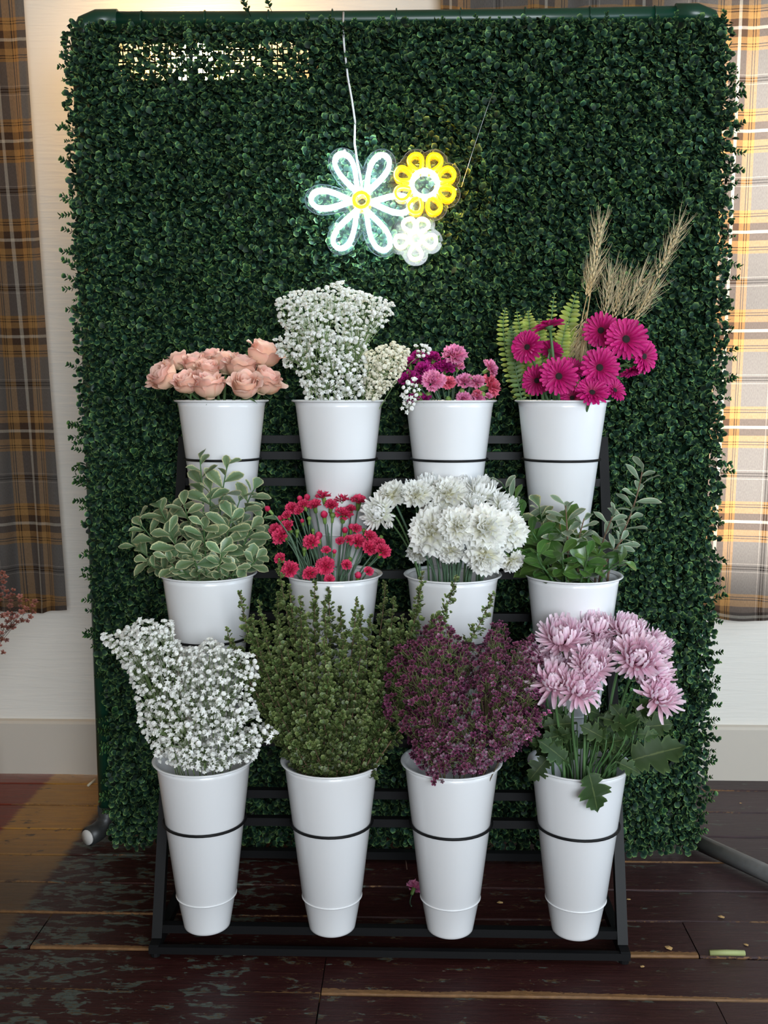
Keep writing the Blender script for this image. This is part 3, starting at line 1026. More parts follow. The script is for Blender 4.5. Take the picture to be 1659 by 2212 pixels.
def rose_core():
    mb = MB()
    n, nv = 60, 6
    V, E = [], []
    for i in range(nv):
        v = i / (nv - 1)
        for j in range(n):
            s = j / (n - 1); a = s * 2 * PI * 2.6
            rad = (.56 - .50 * s) * np.interp(v, [0, .4, .8, 1], [.7, 1.05, .95, 1.02]) * (1 + .06 * math.sin(3 * a + 2))
            zz = v * (1.70 + .10 * math.sin(2.3 * a) - .12 * s)
            V.append((rad * math.cos(a), rad * math.sin(a), zz)); E.append(.3 + .7 * v)
    mb.add(V, grid_faces(n, nv), E)
    return mb.mesh('rose_core', M_ROSE)


ROSE_CORE = rose_core()
RP_IN = [rose_petal(.70, 1.78, .95, .05, s) for s in (1, 2)]
RP_MID = [rose_petal(.86, 1.72, .88, .16, s) for s in (3, 4)]
RP_OUT = [rose_petal(.98, 1.58, .82, .42, s) for s in (5, 6, 7)]


def sepal_fn(u, v):
    w = .16 * math.sin(PI * min(1, v * .8 + .2)) * (1 - v * .8)
    return (.12 + v * .9, u * w, -.05 - .35 * v * v + .15 * v)


SEPAL = surf(sepal_fn, 3, 6, M_STEM, 'sepal')


def rose(px, py, wpx, dy, axis, label, bk):
    p = at(px, py, bk.y + dy)
    R = metres(wpx / 2, bk.y + dy) * 1.02
    ax = Vector(axis).normalized()
    base = p - ax * R * .75
    path, root = stem_path(base, ax, bk)
    t = thing('rose', label, 'rose', root, 'peach roses in the top-left bucket')
    stem_part(t, path, .0035, .004, M_STEM)
    c = add('bloom', ROSE_CORE, t, frame(ax, random.random() * 6, base - root, R))
    for k_ in range(3):
        add('petal', RP_IN[k_ % 2], c, Matrix.Rotation(k_ * 2.1 + random.uniform(-.2, .2), 4, 'Z'))
    for k_ in range(5):
        add('petal', RP_MID[k_ % 2], c, Matrix.Rotation(.5 + k_ * 1.257 + random.uniform(-.2, .2), 4, 'Z') @ Matrix.Rotation(random.uniform(-.05, .08), 4, 'Y'))
    for k_ in range(5):
        add('petal', RP_OUT[k_ % 3], c, Matrix.Rotation(1.1 + k_ * 1.257 + random.uniform(-.3, .3), 4, 'Z') @ Matrix.Rotation(random.uniform(.0, .22), 4, 'Y'))
    for k_ in range(4):
        add('sepal', SEPAL, c, Matrix.Rotation(k_ * 1.57 + .4, 4, 'Z'))


B = bucket(0, 0)
for a in [(358, 816, 58, -.04, (-.6, -.5, .65), 'peach rose at the far left of its bucket, drooping outward'),
          (388, 783, 42, .03, (-.3, .1, .9), 'small peach rose bud at the back left of the rose bucket'),
          (423, 790, 48, .01, (-.1, -.3, .9), 'peach rose at the back, between the left bud and the front rose'),
          (406, 830, 50, -.075, (-.25, -.5, .85), 'slim peach rose leaning over the rim, left of the front rose'),
          (453, 838, 60, -.085, (.02, -.25, 1), 'upright pale peach rose at the front centre of its bucket'),
          (462, 779, 46, .06, (-.15, .1, .95), 'dusky peach rose at the back centre of the rose bucket'),
          (488, 788, 54, .03, (.05, .05, 1), 'peach rose right of the back centre, below the tallest rose'),
          (522, 798, 58, -.01, (.15, -.1, 1), 'wide peach rose below and left of the tallest rose'),
          (567, 770, 62, .02, (.35, -.1, .9), 'tallest peach rose, standing above the right side of its bucket'),
          (531, 838, 58, -.085, (.05, -.55, .75), 'peach rose showing its swirled centre, front right'),
          (571, 828, 60, -.03, (.45, -.25, .8), 'peach rose at the far right over the rim of its bucket'),
          (449, 803, 46, -.03, (.1, -.3, .9), 'peach rose half hidden behind the front centre rose')]:
    rose(*a[:5], a[5], B)

# ------------------------------------------------------------------ carnations
def carn_petal(seed, serr=.07, ruffle=.13):
    r = np.random.default_rng(seed); ph = r.uniform(0, 6.28, 3)
    nu, nv = 11, 5
    us, vs = np.linspace(-1, 1, nu), np.linspace(0, 1, nv)
    V, E = [], []
    for v in vs:
        for j, u in enumerate(us):
            sp = .62 * (v ** .75)
            rad = v * (1 - .14 * u * u) + (serr * (1 if j % 2 else -1) if v == 1 else 0)
            a = u * sp
            zz = .10 * v * v + ruffle * v ** 1.6 * (math.sin(u * 6.5 + ph[0]) + .5 * math.sin(u * 11 + ph[1]))
            V.append((rad * math.cos(a), rad * math.sin(a), zz)); E.append(v)
    return build('carnation_petal', np.array(V), grid_faces(nu, nv), None, True, {'edge': E})


CP = [carn_petal(s) for s in range(4)]


def bud_mesh():
    mb = MB()
    n, nv = 14, 8
    V, E = [], []
    for i in range(nv):
        v = i / (nv - 1)
        for j in range(n):
            a = j / n * 2 * PI + v * 1.6
            rad = np.interp(v, [0, .25, .55, .85, 1], [.55, .85, .95, .6, .12]) * (1 + .10 * math.sin(5 * a - v * 8))
            V.append((rad * math.cos(a), rad * math.sin(a), v * 1.9)); E.append(v)
    F = [(i * n + j, i * n + (j + 1) % n, (i + 1) * n + (j + 1) % n, (i + 1) * n + j) for i in range(nv - 1) for j in range(n)]
    mb.add(V, np.array(F), E)
    return mb.mesh('bud', None)


BUD = bud_mesh()


def calyx_mesh():
    n = 15
    prof = [(.30, 0), (.44, .15), (.50, .8), (.54, 1.5), (.60, 2.0)]
    V, E = [], []
    for k_, (r, zz) in enumerate(prof):
        for j in range(n):
            a = j / n * 2 * PI
            tooth = .35 * (1 if j % 3 == 0 else -.4) if k_ == 4 else 0
            V.append((r * math.cos(a), r * math.sin(a), zz + tooth)); E.append(k_ / 4)
    F = [(i * n + j, i * n + (j + 1) % n, (i + 1) * n + (j + 1) % n, (i + 1) * n + j) for i in range(4) for j in range(n)]
    mb = MB().add(V, np.array(F), E)
    V2, F2 = lathe([(.30, 0), (.12, -.12)], n, False, True)
    mb.add(V2, F2, 0)
    return mb.mesh('calyx', M_CALYX)


CALYX = calyx_mesh()
CARN_CORE_V = lathe([(.12, -.15), (.2, 0), (.12, .2), (.03, .28)], 8, True, True)


def carn_set(mat):
    return dict(p=[with_mat(m, mat) for m in CP], bud=with_mat(BUD, mat), core=MB().add(*CARN_CORE_V, .3).mesh('carnation_core', mat))


C_GREENBUD = dict(bud=with_mat(BUD, M_CALYX))
C_RED = carn_set(plant('red_carnation', [(0, (.42, .012, .050)), (.6, (.56, .020, .085)), (1, (.74, .070, .165))], rough=.6, var=.16, trans=.2, spec=.2))
C_MAG = carn_set(plant('magenta_carnation', [(0, (.13, .002, .045)), (.6, (.24, .004, .10)), (1, (.42, .020, .22))], rough=.6, var=.2, trans=.2, spec=.2))
C_PINK = carn_set(plant('pink_carnation', [(0, (.60, .09, .22)), (.6, (.70, .17, .36)), (1, (.78, .31, .50))], rough=.6, var=.12, hue=.012, trans=.25, spec=.2))
C_CORAL = carn_set(plant('coral_carnation', [(0, (.55, .04, .09)), (.6, (.70, .09, .17)), (1, (.78, .18, .27))], rough=.6, var=.12, trans=.25, spec=.2))
C_WHITE = carn_set(plant('white_carnation', [(0, (.84, .80, .50)), (.5, (.90, .88, .72)), (.85, (.91, .91, .86)), (1, (.92, .92, .90))], rough=.6, var=.05, trans=.4, spec=.2))


def carnation(name, label, cat, px, py, rpx, dy, axis, cs, bk, group, layers, calyx=1.0, stem_r=.0018, bud=False, root_free=None):
    p = at(px, py, bk.y + dy)
    R = metres(rpx, bk.y + dy) * 1.2
    ax = Vector(axis).normalized()
    cal = R * .5 * calyx if not bud else R * .62
    cb = p - ax * (cal * 2.0 + R * (.15 if not bud else 1.0))
    path, root = stem_path(cb, ax, bk) if root_free is None else root_free(cb, ax)
    t = thing(name, label, cat, root, group)
    stem_part(t, path, stem_r, stem_r * 1.15, M_CSTEM, n=5)
    k0 = add('calyx', CALYX, t, frame(ax, random.random() * 6, cb - root, cal))
    if bud:
        if cs is not None:
            add('bud', cs['bud'], t, frame(ax, random.random() * 6, cb + ax * cal * 1.75 - root, R * .62))
        return t
    c = add('bloom', cs['core'], t, frame(ax, random.random() * 6, cb + ax * cal * 2.0 - root, R))
    for cnt, el, sc in layers:
        o = random.random() * 6
        for k_ in range(cnt):
            M = Matrix.Rotation(o + k_ * 2 * PI / cnt + random.uniform(-.18, .18), 4, 'Z') @ Matrix.Rotation(-math.radians(el) + random.uniform(-.14, .14), 4, 'Y') @ Matrix.Scale(sc * random.uniform(.9, 1.08), 4)
            add('petal', random.choice(cs['p']), c, M)
    return t


L_MINI = [(6, 8, 1.0), (5, 38, .9), (4, 66, .75)]
L_MED = [(6, 0, 1.0), (6, 26, .95), (5, 50, .85), (4, 74, .7)]
L_BIG = [(8, -12, 1.0), (8, 10, 1.0), (7, 32, .95), (6, 54, .85), (5, 76, .72)]
L_SIDE = [(6, 18, 1.0), (6, 40, .95), (5, 62, .85)]


def jit(v, s=.12):
    return tuple(c + random.uniform(-s, s) for c in v)


# red spray carnations, middle row
B = bucket(1, 1)
GR = 'small red carnations in the middle-row bucket'
LR = 'small red carnation bloom on a thin green stem, middle-row bucket'
K7 = 5.53
reds = [(770, 175, 85, 1), (985, 215, 92, 1), (1190, 235, 90, 1), (660, 285, 80, .6), (860, 290, 80, .6), (525, 275, 72, .5), (385, 320, 75, .1), (1010, 385, 100, .5),
        (250, 650, 100, -.3), (330, 540, 85, .3), (180, 570, 65, .2), (620, 720, 95, .3), (1180, 715, 95, .5), (1320, 790, 95, .3),
        (1480, 830, 95, .4), (1440, 740, 70, .5), (1330, 645, 72, .3), (785, 1010, 105, -.3), (360, 1050, 100, 0), (600, 1095, 85, .2), (835, 1170, 60, 0), (245, 920, 65, .1),
        (1040, 990, 60, .1), (1310, 1070, 55, .2), (1160, 560, 62, .3), (960, 710, 52, .3), (1070, 690, 55, .3), (800, 820, 52, .3), (330, 400, 60, .5), (1100, 330, 60, .7), (470, 350, 55, .5)]
acc = []
for cx, cy, r, up in reds:
    px, py = 560 + cx / K7, 1040 + cy / K7
    u = (cx - 830) / 800; depth = -.085 + .15 * (1 - (cy - 150) / 1000) + random.uniform(-.015, .015)
    ax = (u * .55, -.75 + up * .45, .45 + up * .5)
    t = carnation('spray_carnation', LR, 'carnation', px, py, r / K7 * 1.0, depth, jit(ax), C_RED, B, GR, L_MINI if up < .6 else L_SIDE, calyx=1.0)
    acc.append((t, cx, -cy))
label_by_place(acc, 'small red carnation', 'the red middle-row bunch', 5)
acc = []
LB = 'round red carnation bud just opening, middle-row bucket'
for cx, cy, r in ((475, 170, 48), (565, 150, 56), (365, 245, 52), (770, 350, 62), (1025, 545, 52), (1100, 505, 50), (705, 600, 64), (505, 445, 36), (900, 810, 38), (230, 410, 46), (1185, 1080, 60), (270, 395, 40)):
    px, py = 560 + cx / K7, 1040 + cy / K7
    u = (cx - 830) / 800; depth = -.085 + .15 * (1 - (cy - 150) / 1000)
    t = carnation('carnation_bud', LB, 'carnation', px, py, r / K7, depth, jit((u * .4, -.25, .9), .08), C_RED, B, 'opening red carnation buds, middle-row bucket', None, bud=True)
    acc.append((t, cx, -cy))
label_by_place(acc, 'round red carnation bud', 'the red middle-row bunch', 2)
carnation('carnation_bud', 'single red carnation bud leaning left beside the variegated leaves', 'carnation', 573, 1094, 50 / K7, -.03, (-.7, -.1, .75), C_RED, B, None, None, bud=True)
acc = []
for cx, cy, r in ((880, 370, 48), (455, 570, 40), (540, 780, 45), (1080, 900, 38), (595, 415, 40), (1455, 640, 40), (640, 560, 34), (1250, 560, 36)):
    px, py = 560 + cx / K7, 1040 + cy / K7
    t = carnation('carnation_bud', 'closed green carnation bud among the small red carnations', 'carnation', px, py, r / K7, -.05 + .1 * (1 - (cy - 150) / 1000), jit((0, -.15, 1), .12), C_GREENBUD, B,
              'closed green carnation buds', None, bud=True)
    acc.append((t, cx, -cy))
label_by_place(acc, 'closed green carnation bud', 'the red middle-row bunch', 2)

# magenta and pink carnations, top row
B = bucket(0, 2)
K8 = 6.38
acc = []
for cx, cy, r, d in ((385, 245, 95, .03), (270, 340, 100, 0), (600, 270, 110, .03), (790, 400, 112, -.01), (480, 420, 120, -.03), (560, 490, 100, -.05), (250, 550, 118, -.05), (400, 590, 95, -.07), (480, 850, 95, -.05), (340, 835, 85, -.06), (680, 400, 80, 0)):
    u = (cx - 600) / 600
    t = carnation('magenta_carnation', 'deep magenta carnation in the left half of the top-row carnation bucket', 'carnation', 840 + cx / K8, 730 + cy / K8, r / K8, d, jit((u * .8, -.45, .8), .15),
              C_MAG, B, 'deep magenta carnations, top row', L_MED, calyx=.8)
    acc.append((t, cx, -cy))
label_by_place(acc, 'deep magenta carnation', 'the top-row magenta cluster', 3)
for cx, cy, r, d, ax, cs, lab in ((910, 225, 155, -.02, (0, -.7, .75), C_PINK, 'tallest pink carnation, standing above the others in the top row'),
                                  (960, 385, 80, .0, (.2, -.3, .9), C_PINK, 'small pink carnation right under the tallest pink one'),
                                  (610, 590, 142, -.095, (-.1, -.85, .45), C_PINK, 'round pink carnation facing forward in front of the magenta ones'),
                                  (1405, 415, 112, -.02, (.8, -.3, .5), C_PINK, 'pink carnation tilting right on a bent stem, top row'),
                                  (830, 610, 88, -.06, (0, -.8, .5), C_CORAL, 'coral carnation in the middle of the top-row carnation bucket'),
                                  (1050, 590, 115, -.05, (.15, -.7, .65), C_PINK, 'pink carnation right of the coral one, top row'),
                                  (1215, 600, 95, -.05, (0, -.7, .6), C_PINK, 'pink carnation under the bent-stemmed one, top row'),
                                  (1405, 650, 150, -.03, (.85, -.35, .35), C_CORAL, 'large coral-pink carnation leaning over the right rim, top row'),
                                  (1030, 830, 100, -.055, (0, -.8, .5), C_PINK, 'low pink carnation at the rim, left of its low neighbour'),
                                  (1235, 820, 92, -.05, (.1, -.8, .5), C_PINK, 'low pink carnation at the rim, right of its low neighbour'),
                                  (1220, 765, 62, -.05, (0, -.6, .7), C_CORAL, 'small coral carnation low in the bucket behind the rim'),
                                  (1375, 800, 52, -.05, (.3, -.5, .7), C_PINK, 'tiny pink carnation at the right rim of the carnation bucket')):
    carnation('pink_carnation', lab, 'carnation', 840 + cx / K8, 730 + cy / K8, r / K8, d, ax, cs, B, 'pink and coral carnations, top row', L_MED, calyx=.8)
acc = []
for cx, cy in ((430, 740), (820, 800), (1010, 690), (540, 740), (1300, 740), (1120, 520), (280, 450)):
    t = carnation('carnation_bud', 'closed green carnation bud in the top-row carnation bucket', 'carnation', 840 + cx / K8, 730 + cy / K8, 9, -.05, jit((.1, -.2, 1), .1), C_GREENBUD, B, 'green carnation buds, top row', None, bud=True)
    acc.append((t, cx, -cy))
label_by_place(acc, 'closed green carnation bud', 'the top-row carnation bucket', 1)

# white carnations, middle row
B = bucket(1, 2)
K6 = 4.366
for cx, cy, r, d, ax, lab in ((690, 600, 195, -.10, (-.45, -.8, .3), 'white carnation with creamy centre, left of the lower middle'),
                              (960, 545, 160, -.13, (0, -.9, .4), 'white carnation in the middle, above a dark stem'),
                              (1215, 565, 190, -.13, (.05, -.9, .35), 'creamy white carnation right of the middle one'),
                              (1440, 590, 170, -.09, (.6, -.75, .3), 'white carnation at the far right of its bucket'),
                              (570, 240, 130, -.02, (-.1, -.6, .75), 'white carnation in the back row, second from left'),
                              (870, 235, 155, -.02, (0, -.6, .8), 'white carnation in the back row, centre'),
                              (325, 250, 130, .0, (-.35, -.5, .8), 'white carnation at the upper left beside the dark gap'),
                              (1210, 850, 165, -.125, (.0, -.75, -.35), 'lowest white carnation, bending down over the stems'),
                              (880, 800, 115, -.11, (0, -.6, -.55), 'drooping white carnation under the middle one'),
                              (1470, 890, 105, -.09, (.5, -.5, -.65), 'drooping white carnation hanging over the right rim'),
                              (790, 420, 120, -.03, (-.1, -.8, .5), 'white carnation half hidden behind the centre ones'),
                              (570, 820, 95, -.02, (-.3, -.5, -.6), 'shaded white carnation low behind the left stems')):
    carnation('white_carnation', lab, 'carnation', 770 + cx / K6, 1010 + cy / K6, r / K6, d, ax, C_WHITE, B, 'white carnations, middle row', L_BIG, calyx=.62, stem_r=.0028)
acc = []
for k_ in range(14):   # bare lower stems showing above the rim
    a = random.uniform(-1, 1)
    top = Vector((B.x + a * .075, B.y - .07 - .03 * random.random(), B.z + .07 + .03 * random.random()))
    path, root = stem_path(top, (a * .5, -.15, 1), B)
    t = thing('carnation_stalk', 'thin grey-green flower stalk under the white carnations', 'stalk', root, 'stems under the white carnations')
    stem_part(t, path, .0022, .0026, M_CSTEM, n=5)
    acc.append((t, top.x, top.z))
    lf = surf(lambda u, v: (u * .0025 * (1 - v), .010 * v, .05 * v - .03 * v * v), 3, 5, M_CSTEM, 'leaf')
    add('leaf', lf, t, T(Vector(path[4]) - root) @ Matrix.Rotation(random.random() * 6, 4, 'Z'))
label_by_place(acc, 'thin grey-green flower stalk', 'the row under the white carnations', 1)


# ------------------------------------------------------------------ chrysanthemums
def mum_petal(curve, w, seed, name):
    r = np.random.default_rng(seed); ph = r.uniform(-.5, .5)

    def fn(u, v):
        wd = w * (math.sin(PI * (v * .80 + .10)) ** .6)
        ang = curve * v * v
        x = v * math.cos(ang * .6); zz = v * math.sin(ang * .6) if curve >= 0 else -abs(curve) * .35 * v * v
        return (x, u * wd + .03 * ph * v * v, zz + wd * .75 * (u * u - .5) + 0)
    return surf(fn, 5, 7, None, name)


MP_O = [mum_petal(.35, .100, s, 'mum_outer') for s in (1, 2)] + [mum_petal(-.8, .10, 3, 'mum_droop')]
MP_M = [mum_petal(.9, .100, s, 'mum_mid') for s in (4, 5)]
MP_I = [mum_petal(1.6, .11, s, 'mum_inner') for s in (6, 7)]


def mum_set(mat, cmat):
    return dict(o=[with_mat(m, mat) for m in MP_O], m=[with_mat(m, mat) for m in MP_M], i=[with_mat(m, mat) for m in MP_I],
                core=MB().add(*lathe([(.10, -.10), (.17, 0), (.15, .12), (.05, .20)], 12, True, True), .4).mesh('mum_centre', cmat))


S_LILAC = mum_set(plant('lilac_mum_petal', [(0, (.40, .14, .20)), (.3, (.70, .40, .50)), (.7, (.83, .58, .69)), (1, (.90, .77, .84))], rough=.55, var=.10, hue=.01, trans=.36, spec=.25),
                  simple('mum_heart', (.34, .22, .10), rough=.8))
S_WHITE = mum_set(plant('white_mum_petal', [(0, (.76, .80, .46)), (.3, (.88, .89, .74)), (.7, (.91, .91, .88)), (1, (.92, .92, .91))], rough=.55, var=.05, trans=.38, spec=.25),
                  simple('white_mum_heart', (.45, .48, .14), rough=.8))


def mum(label, px, py, rpx, dy, axis, st, bk, group, layers, stem_r=.0035, name='chrysanthemum'):
    p = at(px, py, bk.y + dy)
    R = metres(rpx, bk.y + dy) * 1.05
    ax = Vector(axis).normalized()
    base = p - ax * R * .22
    path, root = stem_path(base, ax, bk)
    t = thing(name, label, 'chrysanthemum', root, group)
    stem_part(t, path, stem_r * .9, stem_r * 1.1, M_STEM)
    add('calyx', MB().add(*lathe([(.05, -.22), (.15, -.16), (.24, -.05), (.2, .0)], 12, True, True)).mesh('mum_calyx', M_CALYX), t, frame(ax, 0, base - root, R))
    c = add('bloom', st['core'], t, frame(ax, random.random() * 6, base - root, R))
    for cnt, el, sc, key in layers:
        o = random.random() * 6
        for k_ in range(cnt):
            M = Matrix.Rotation(o + k_ * 2 * PI / cnt + random.uniform(-.1, .1), 4, 'Z') @ Matrix.Translation((.10, 0, .02)) @ Matrix.Rotation(-math.radians(el + random.uniform(-9, 9)), 4, 'Y') \
                @ Matrix.Rotation(random.uniform(-.25, .25), 4, 'X') @ Matrix.Scale(sc * random.uniform(.86, 1.06), 4)
            ms = st[key]
            add('petal', ms[2] if (key == 'o' and el < 5 and random.random() < .35) else random.choice(ms[:2]), c, M)
    return t


L_FULL = [(20, 2, 1.02, 'o'), (22, 13, 1.02, 'o'), (22, 25, .98, 'm'), (20, 36, .92, 'm'), (18, 47, .82, 'm'), (16, 57, .68, 'i'), (13, 67, .56, 'i'), (9, 78, .44, 'i')]
L_OPEN = [(11, -14, 1.10, 'o'), (16, 4, 1.04, 'o'), (17, 18, .92, 'm'), (17, 34, .74, 'm'), (16, 48, .60, 'i'), (14, 60, .50, 'i'), (11, 71, .42, 'i'), (7, 80, .34, 'i')]
L_SMALL = [(10, 35, .9, 'm'), (9, 55, .8, 'i'), (6, 75, .6, 'i')]
B = bucket(2, 3)
K5 = 4.1475
GM = 'lilac chrysanthemums, bottom row'
for cx, cy, r, d, ax, ly, lab in ((470, 265, 225, -.03, (-.1, -.45, .9), L_FULL, 'full lilac chrysanthemum at the upper left of its bunch'),
                                  (775, 190, 195, .02, (0, -.2, 1), L_FULL, 'lilac chrysanthemum at the top of its bunch, right of the upper left one'),
                                  (1065, 215, 200, .0, (.15, -.3, .95), L_FULL, 'lilac chrysanthemum at the top right of its bunch'),
                                  (400, 655, 215, -.12, (-.1, -.6, .75), L_OPEN, 'lilac chrysanthemum with splayed petals at the lower left of its bunch'),
                                  (740, 520, 205, -.10, (0, -.6, .8), L_FULL, 'pinkish chrysanthemum in the middle of the bunch'),
                                  (635, 725, 215, -.14, (.15, -.65, .7), L_OPEN, 'open lilac chrysanthemum with long drooping petals, lower middle'),
                                  (1160, 450, 225, -.10, (.0, -.75, .6), L_FULL, 'large lilac chrysanthemum facing forward right of the middle'),
                                  (1340, 335, 150, -.01, (.6, -.3, .7), L_FULL, 'lilac chrysanthemum behind the large right one'),
                                  (1370, 580, 170, -.07, (.75, -.4, .5), L_OPEN, 'lilac chrysanthemum pointing right above the lowest right one'),
                                  (1365, 790, 205, -.10, (.3, -.65, .7), L_OPEN, 'lowest lilac chrysanthemum at the right, above the big leaf'),
                                  (205, 470, 150, .0, (-.4, -.5, .75), L_FULL, 'shaded pink chrysanthemum at the far left beside the purple waxflower'),
                                  (425, 470, 150, .0, (0, -.5, .8), L_FULL, 'shaded pink chrysanthemum behind the splayed lower left one'),
                                  (850, 345, 130, -.02, (0, -.4, .9), L_FULL, 'small pinkish chrysanthemum tucked in the middle of the bunch'),
                                  (1175, 660, 100, -.06, (-.1, -.7, .5), L_SMALL, 'small half-open chrysanthemum under the large right one')):
    mum(lab, 1100 + cx / K5, 1310 + cy / K5, r / K5, d, ax, S_LILAC, B, GM, ly)
B = bucket(1, 2)
GW = 'white chrysanthemums among the white carnations'
for cx, cy, r, d, ax, ly, lab in ((195, 420, 165, -.04, (-.45, -.8, .35), L_FULL, 'spiky white chrysanthemum at the far left beside the small red carnations'),
                                  (310, 520, 85, -.05, (0, -.4, -.8), L_SMALL, 'half-open white chrysanthemum hanging under the far left one'),
                                  (1190, 215, 165, .0, (.15, -.45, .85), L_FULL, 'spiky white chrysanthemum at the top right of the white bunch'),
                                  (1400, 370, 150, -.03, (.55, -.5, .65), L_FULL, 'spiky white chrysanthemum at the right edge of the white bunch'),
                                  (680, 150, 130, .04, (-.1, -.2, .95), L_FULL, 'white chrysanthemum at the top left of the white bunch'),
                                  (990, 155, 120, .05, (0, -.2, 1), L_FULL, 'white chrysanthemum at the top centre of the white bunch'),
                                  (495, 180, 95, .02, (-.3, -.3, .9), L_SMALL, 'small white chrysanthemum between the two upper left carnations'),
                                  (1120, 340, 115, -.05, (.1, -.7, .6), L_FULL, 'white chrysanthemum tucked behind the creamy right carnation')):
    mum(lab, 770 + cx / K6, 1010 + cy / K6, r / K6, d, ax, S_WHITE, B, GW, ly, .0025)


# ------------------------------------------------------------------ gerberas
def ger_petal(w, up, seed):
    def fn(u, v):
        wd = w * (math.sin(PI * (v * .84 + .10)) ** .42)
        return (v, u * wd, up * v - .10 * v * v + .35 * wd * (u * u) - (.012 if abs(abs(u) - .5) < .1 else 0))
    return surf(fn, 5, 6, M_GER, 'gerbera_petal')


M_GER = plant('magenta_gerbera_petal', [(0, (.24, .002, .045)), (.5, (.40, .004, .110)), (1, (.52, .018, .185))], rough=.5, var=.16, trans=.18, spec=.25)
M_GFR = plant('gerbera_fringe', [(0, (.12, .002, .022)), (.6, (.30, .004, .07)), (1, (.44, .03, .14))], rough=.6, var=.1, trans=.1)
M_GEYE = simple('gerbera_eye', (.012, .004, .004), rough=.9, noise=.5, nscale=400)
GP = [ger_petal(.135, .12, 1), ger_petal(.145, .20, 2)]
GP2 = [ger_petal(.12, .30, 3)]
EYE = MB().add(*lathe([(.175, -.06), (.185, .02), (.16, .06), (.06, .045)], 20, True, True)).mesh('gerbera_eye', M_GEYE)
mb = MB()
for rr, nn, hh, ll in ((.16, 26, .035, .17), (.20, 34, .045, .22), (.26, 38, .03, .25)):
    for k_ in range(nn):
        a = 2 * PI * k_ / nn + rr * 9
        dx, dy_ = math.cos(a), math.sin(a)
        w = .018
        V = [(rr * dx - w * dy_, rr * dy_ + w * dx, hh), (rr * dx + w * dy_, rr * dy_ - w * dx, hh), ((rr + ll) * dx + w * dy_, (rr + ll) * dy_ - w * dx, hh + .055), ((rr + ll) * dx - w * dy_, (rr + ll) * dy_ + w * dx, hh + .055)]
        mb.add(V, np.array([(0, 1, 2, 3)]), [0, 0, 1, 1])
FRINGE = mb.mesh('inner_fringe', M_GFR, False)
GBACK = MB().add(*lathe([(.04, -.22), (.14, -.16), (.24, -.06), (.26, .0)], 16, True, True)).mesh('gerbera_calyx', M_STEM)


def gerbera(label, px, py, rpx, dy, axis, bk):
    p = at(px, py, bk.y + dy)
    R = metres(rpx, bk.y + dy)
    ax = Vector(axis).normalized()
    base = p
    path, root = stem_path(p - ax * R * .22, ax * .7 + Vector((0, 0, .5)), bk)
    t = thing('gerbera', label, 'gerbera', root, 'magenta gerberas, top row right')
    stem_part(t, path, .0034, .0042, M_STEM, n=8)
    add('calyx', GBACK, t, frame(ax, 0, base - root, R))
    c = add('eye', EYE, t, frame(ax, random.random() * 6, base - root, R))
    f = add('inner_fringe', FRINGE, t, frame(ax, random.random() * 6, base - root, R))
    f['kind'] = 'stuff'
    for cnt, el, sc, ms, off in ((21, 2, .90, GP, .10), (20, 9, .84, GP, .10), (18, 15, .58, GP2, .12)):
        o = random.random() * 6
        for k_ in range(cnt):
            M = Matrix.Rotation(o + k_ * 2 * PI / cnt + random.uniform(-.05, .05), 4, 'Z') @ Matrix.Translation((off, 0, 0)) @ Matrix.Rotation(-math.radians(el + random.uniform(-7, 7)), 4, 'Y') @ Matrix.Scale(sc * random.uniform(.94, 1.04), 4)
            add('petal', random.choice(ms), c, M)


B = bucket(0, 3)
for a in ((1139, 750, 36, -.06, (-.45, -.85, .15), 'magenta gerbera at the far left, turned left'),
          (1186, 706, 36, -.02, (-.25, .2, .95), 'magenta gerbera seen edge-on, highest of the left group'),
          (1190, 758, 27, .01, (.35, .55, .6), 'gerbera turned away, showing its pale back between the left blooms'),
          (1207, 813, 42, -.115, (.02, -.98, .12), 'large magenta gerbera facing forward, lower left of centre'),
          (1160, 822, 34, -.05, (-.45, -.85, 0), 'magenta gerbera half hidden at the lower left'),
          (1238, 797, 28, -.03, (.25, -.7, .5), 'shaded magenta gerbera behind the lower forward-facing one'),
          (1298, 714, 39, -.02, (-.2, -.95, .15), 'magenta gerbera at the upper right, left of the largest'),
          (1352, 733, 47, -.07, (.05, -.97, .2), 'largest magenta gerbera, upper right'),
          (1295, 794, 43, -.10, (.05, -.99, .1), 'magenta gerbera facing forward right of centre'),
          (1391, 770, 37, -.04, (.55, -.8, 0), 'magenta gerbera at the far right, turned right'),
          (1279, 848, 37, -.125, (.05, -.75, .55), 'low magenta gerbera spilling over the bucket rim'),
          (1236, 860, 30, -.06, (-.1, -.85, .45), 'dark magenta gerbera low inside the bucket'),
          (1328, 843, 29, -.04, (.5, -.7, .4), 'small magenta gerbera at the lower right of the rim'),
          (1366, 800, 30, -.03, (.25, -.25, -.9), 'drooping gerbera seen from the side under the far right one')):
    gerbera(a[5], *a[:5], B)


# ------------------------------------------------------------------ ferns and wheat with the gerberas
M_FERN = plant('fern_leaf', [(0, (.15, .24, .035)), (.6, (.30, .38, .060)), (1, (.46, .50, .12))], rough=.5, var=.25, hue=.015, trans=.3)
M_FERND = plant('dark_fern_leaf', [(0, (.06, .12, .03)), (.6, (.12, .20, .05)), (1, (.20, .29, .085))], rough=.5, var=.25, hue=.015, trans=.25)


def pinna(mat):
    def fn(u, v):
        w = .25 * (math.sin(PI * (v * .85 + .12)) ** .6)
        return (v, u * w, -.18 * v * v + .5 * w * u * u)
    return surf(fn, 3, 5, mat, 'pinna')


PIN, PIND = pinna(M_FERN), pinna(M_FERND)


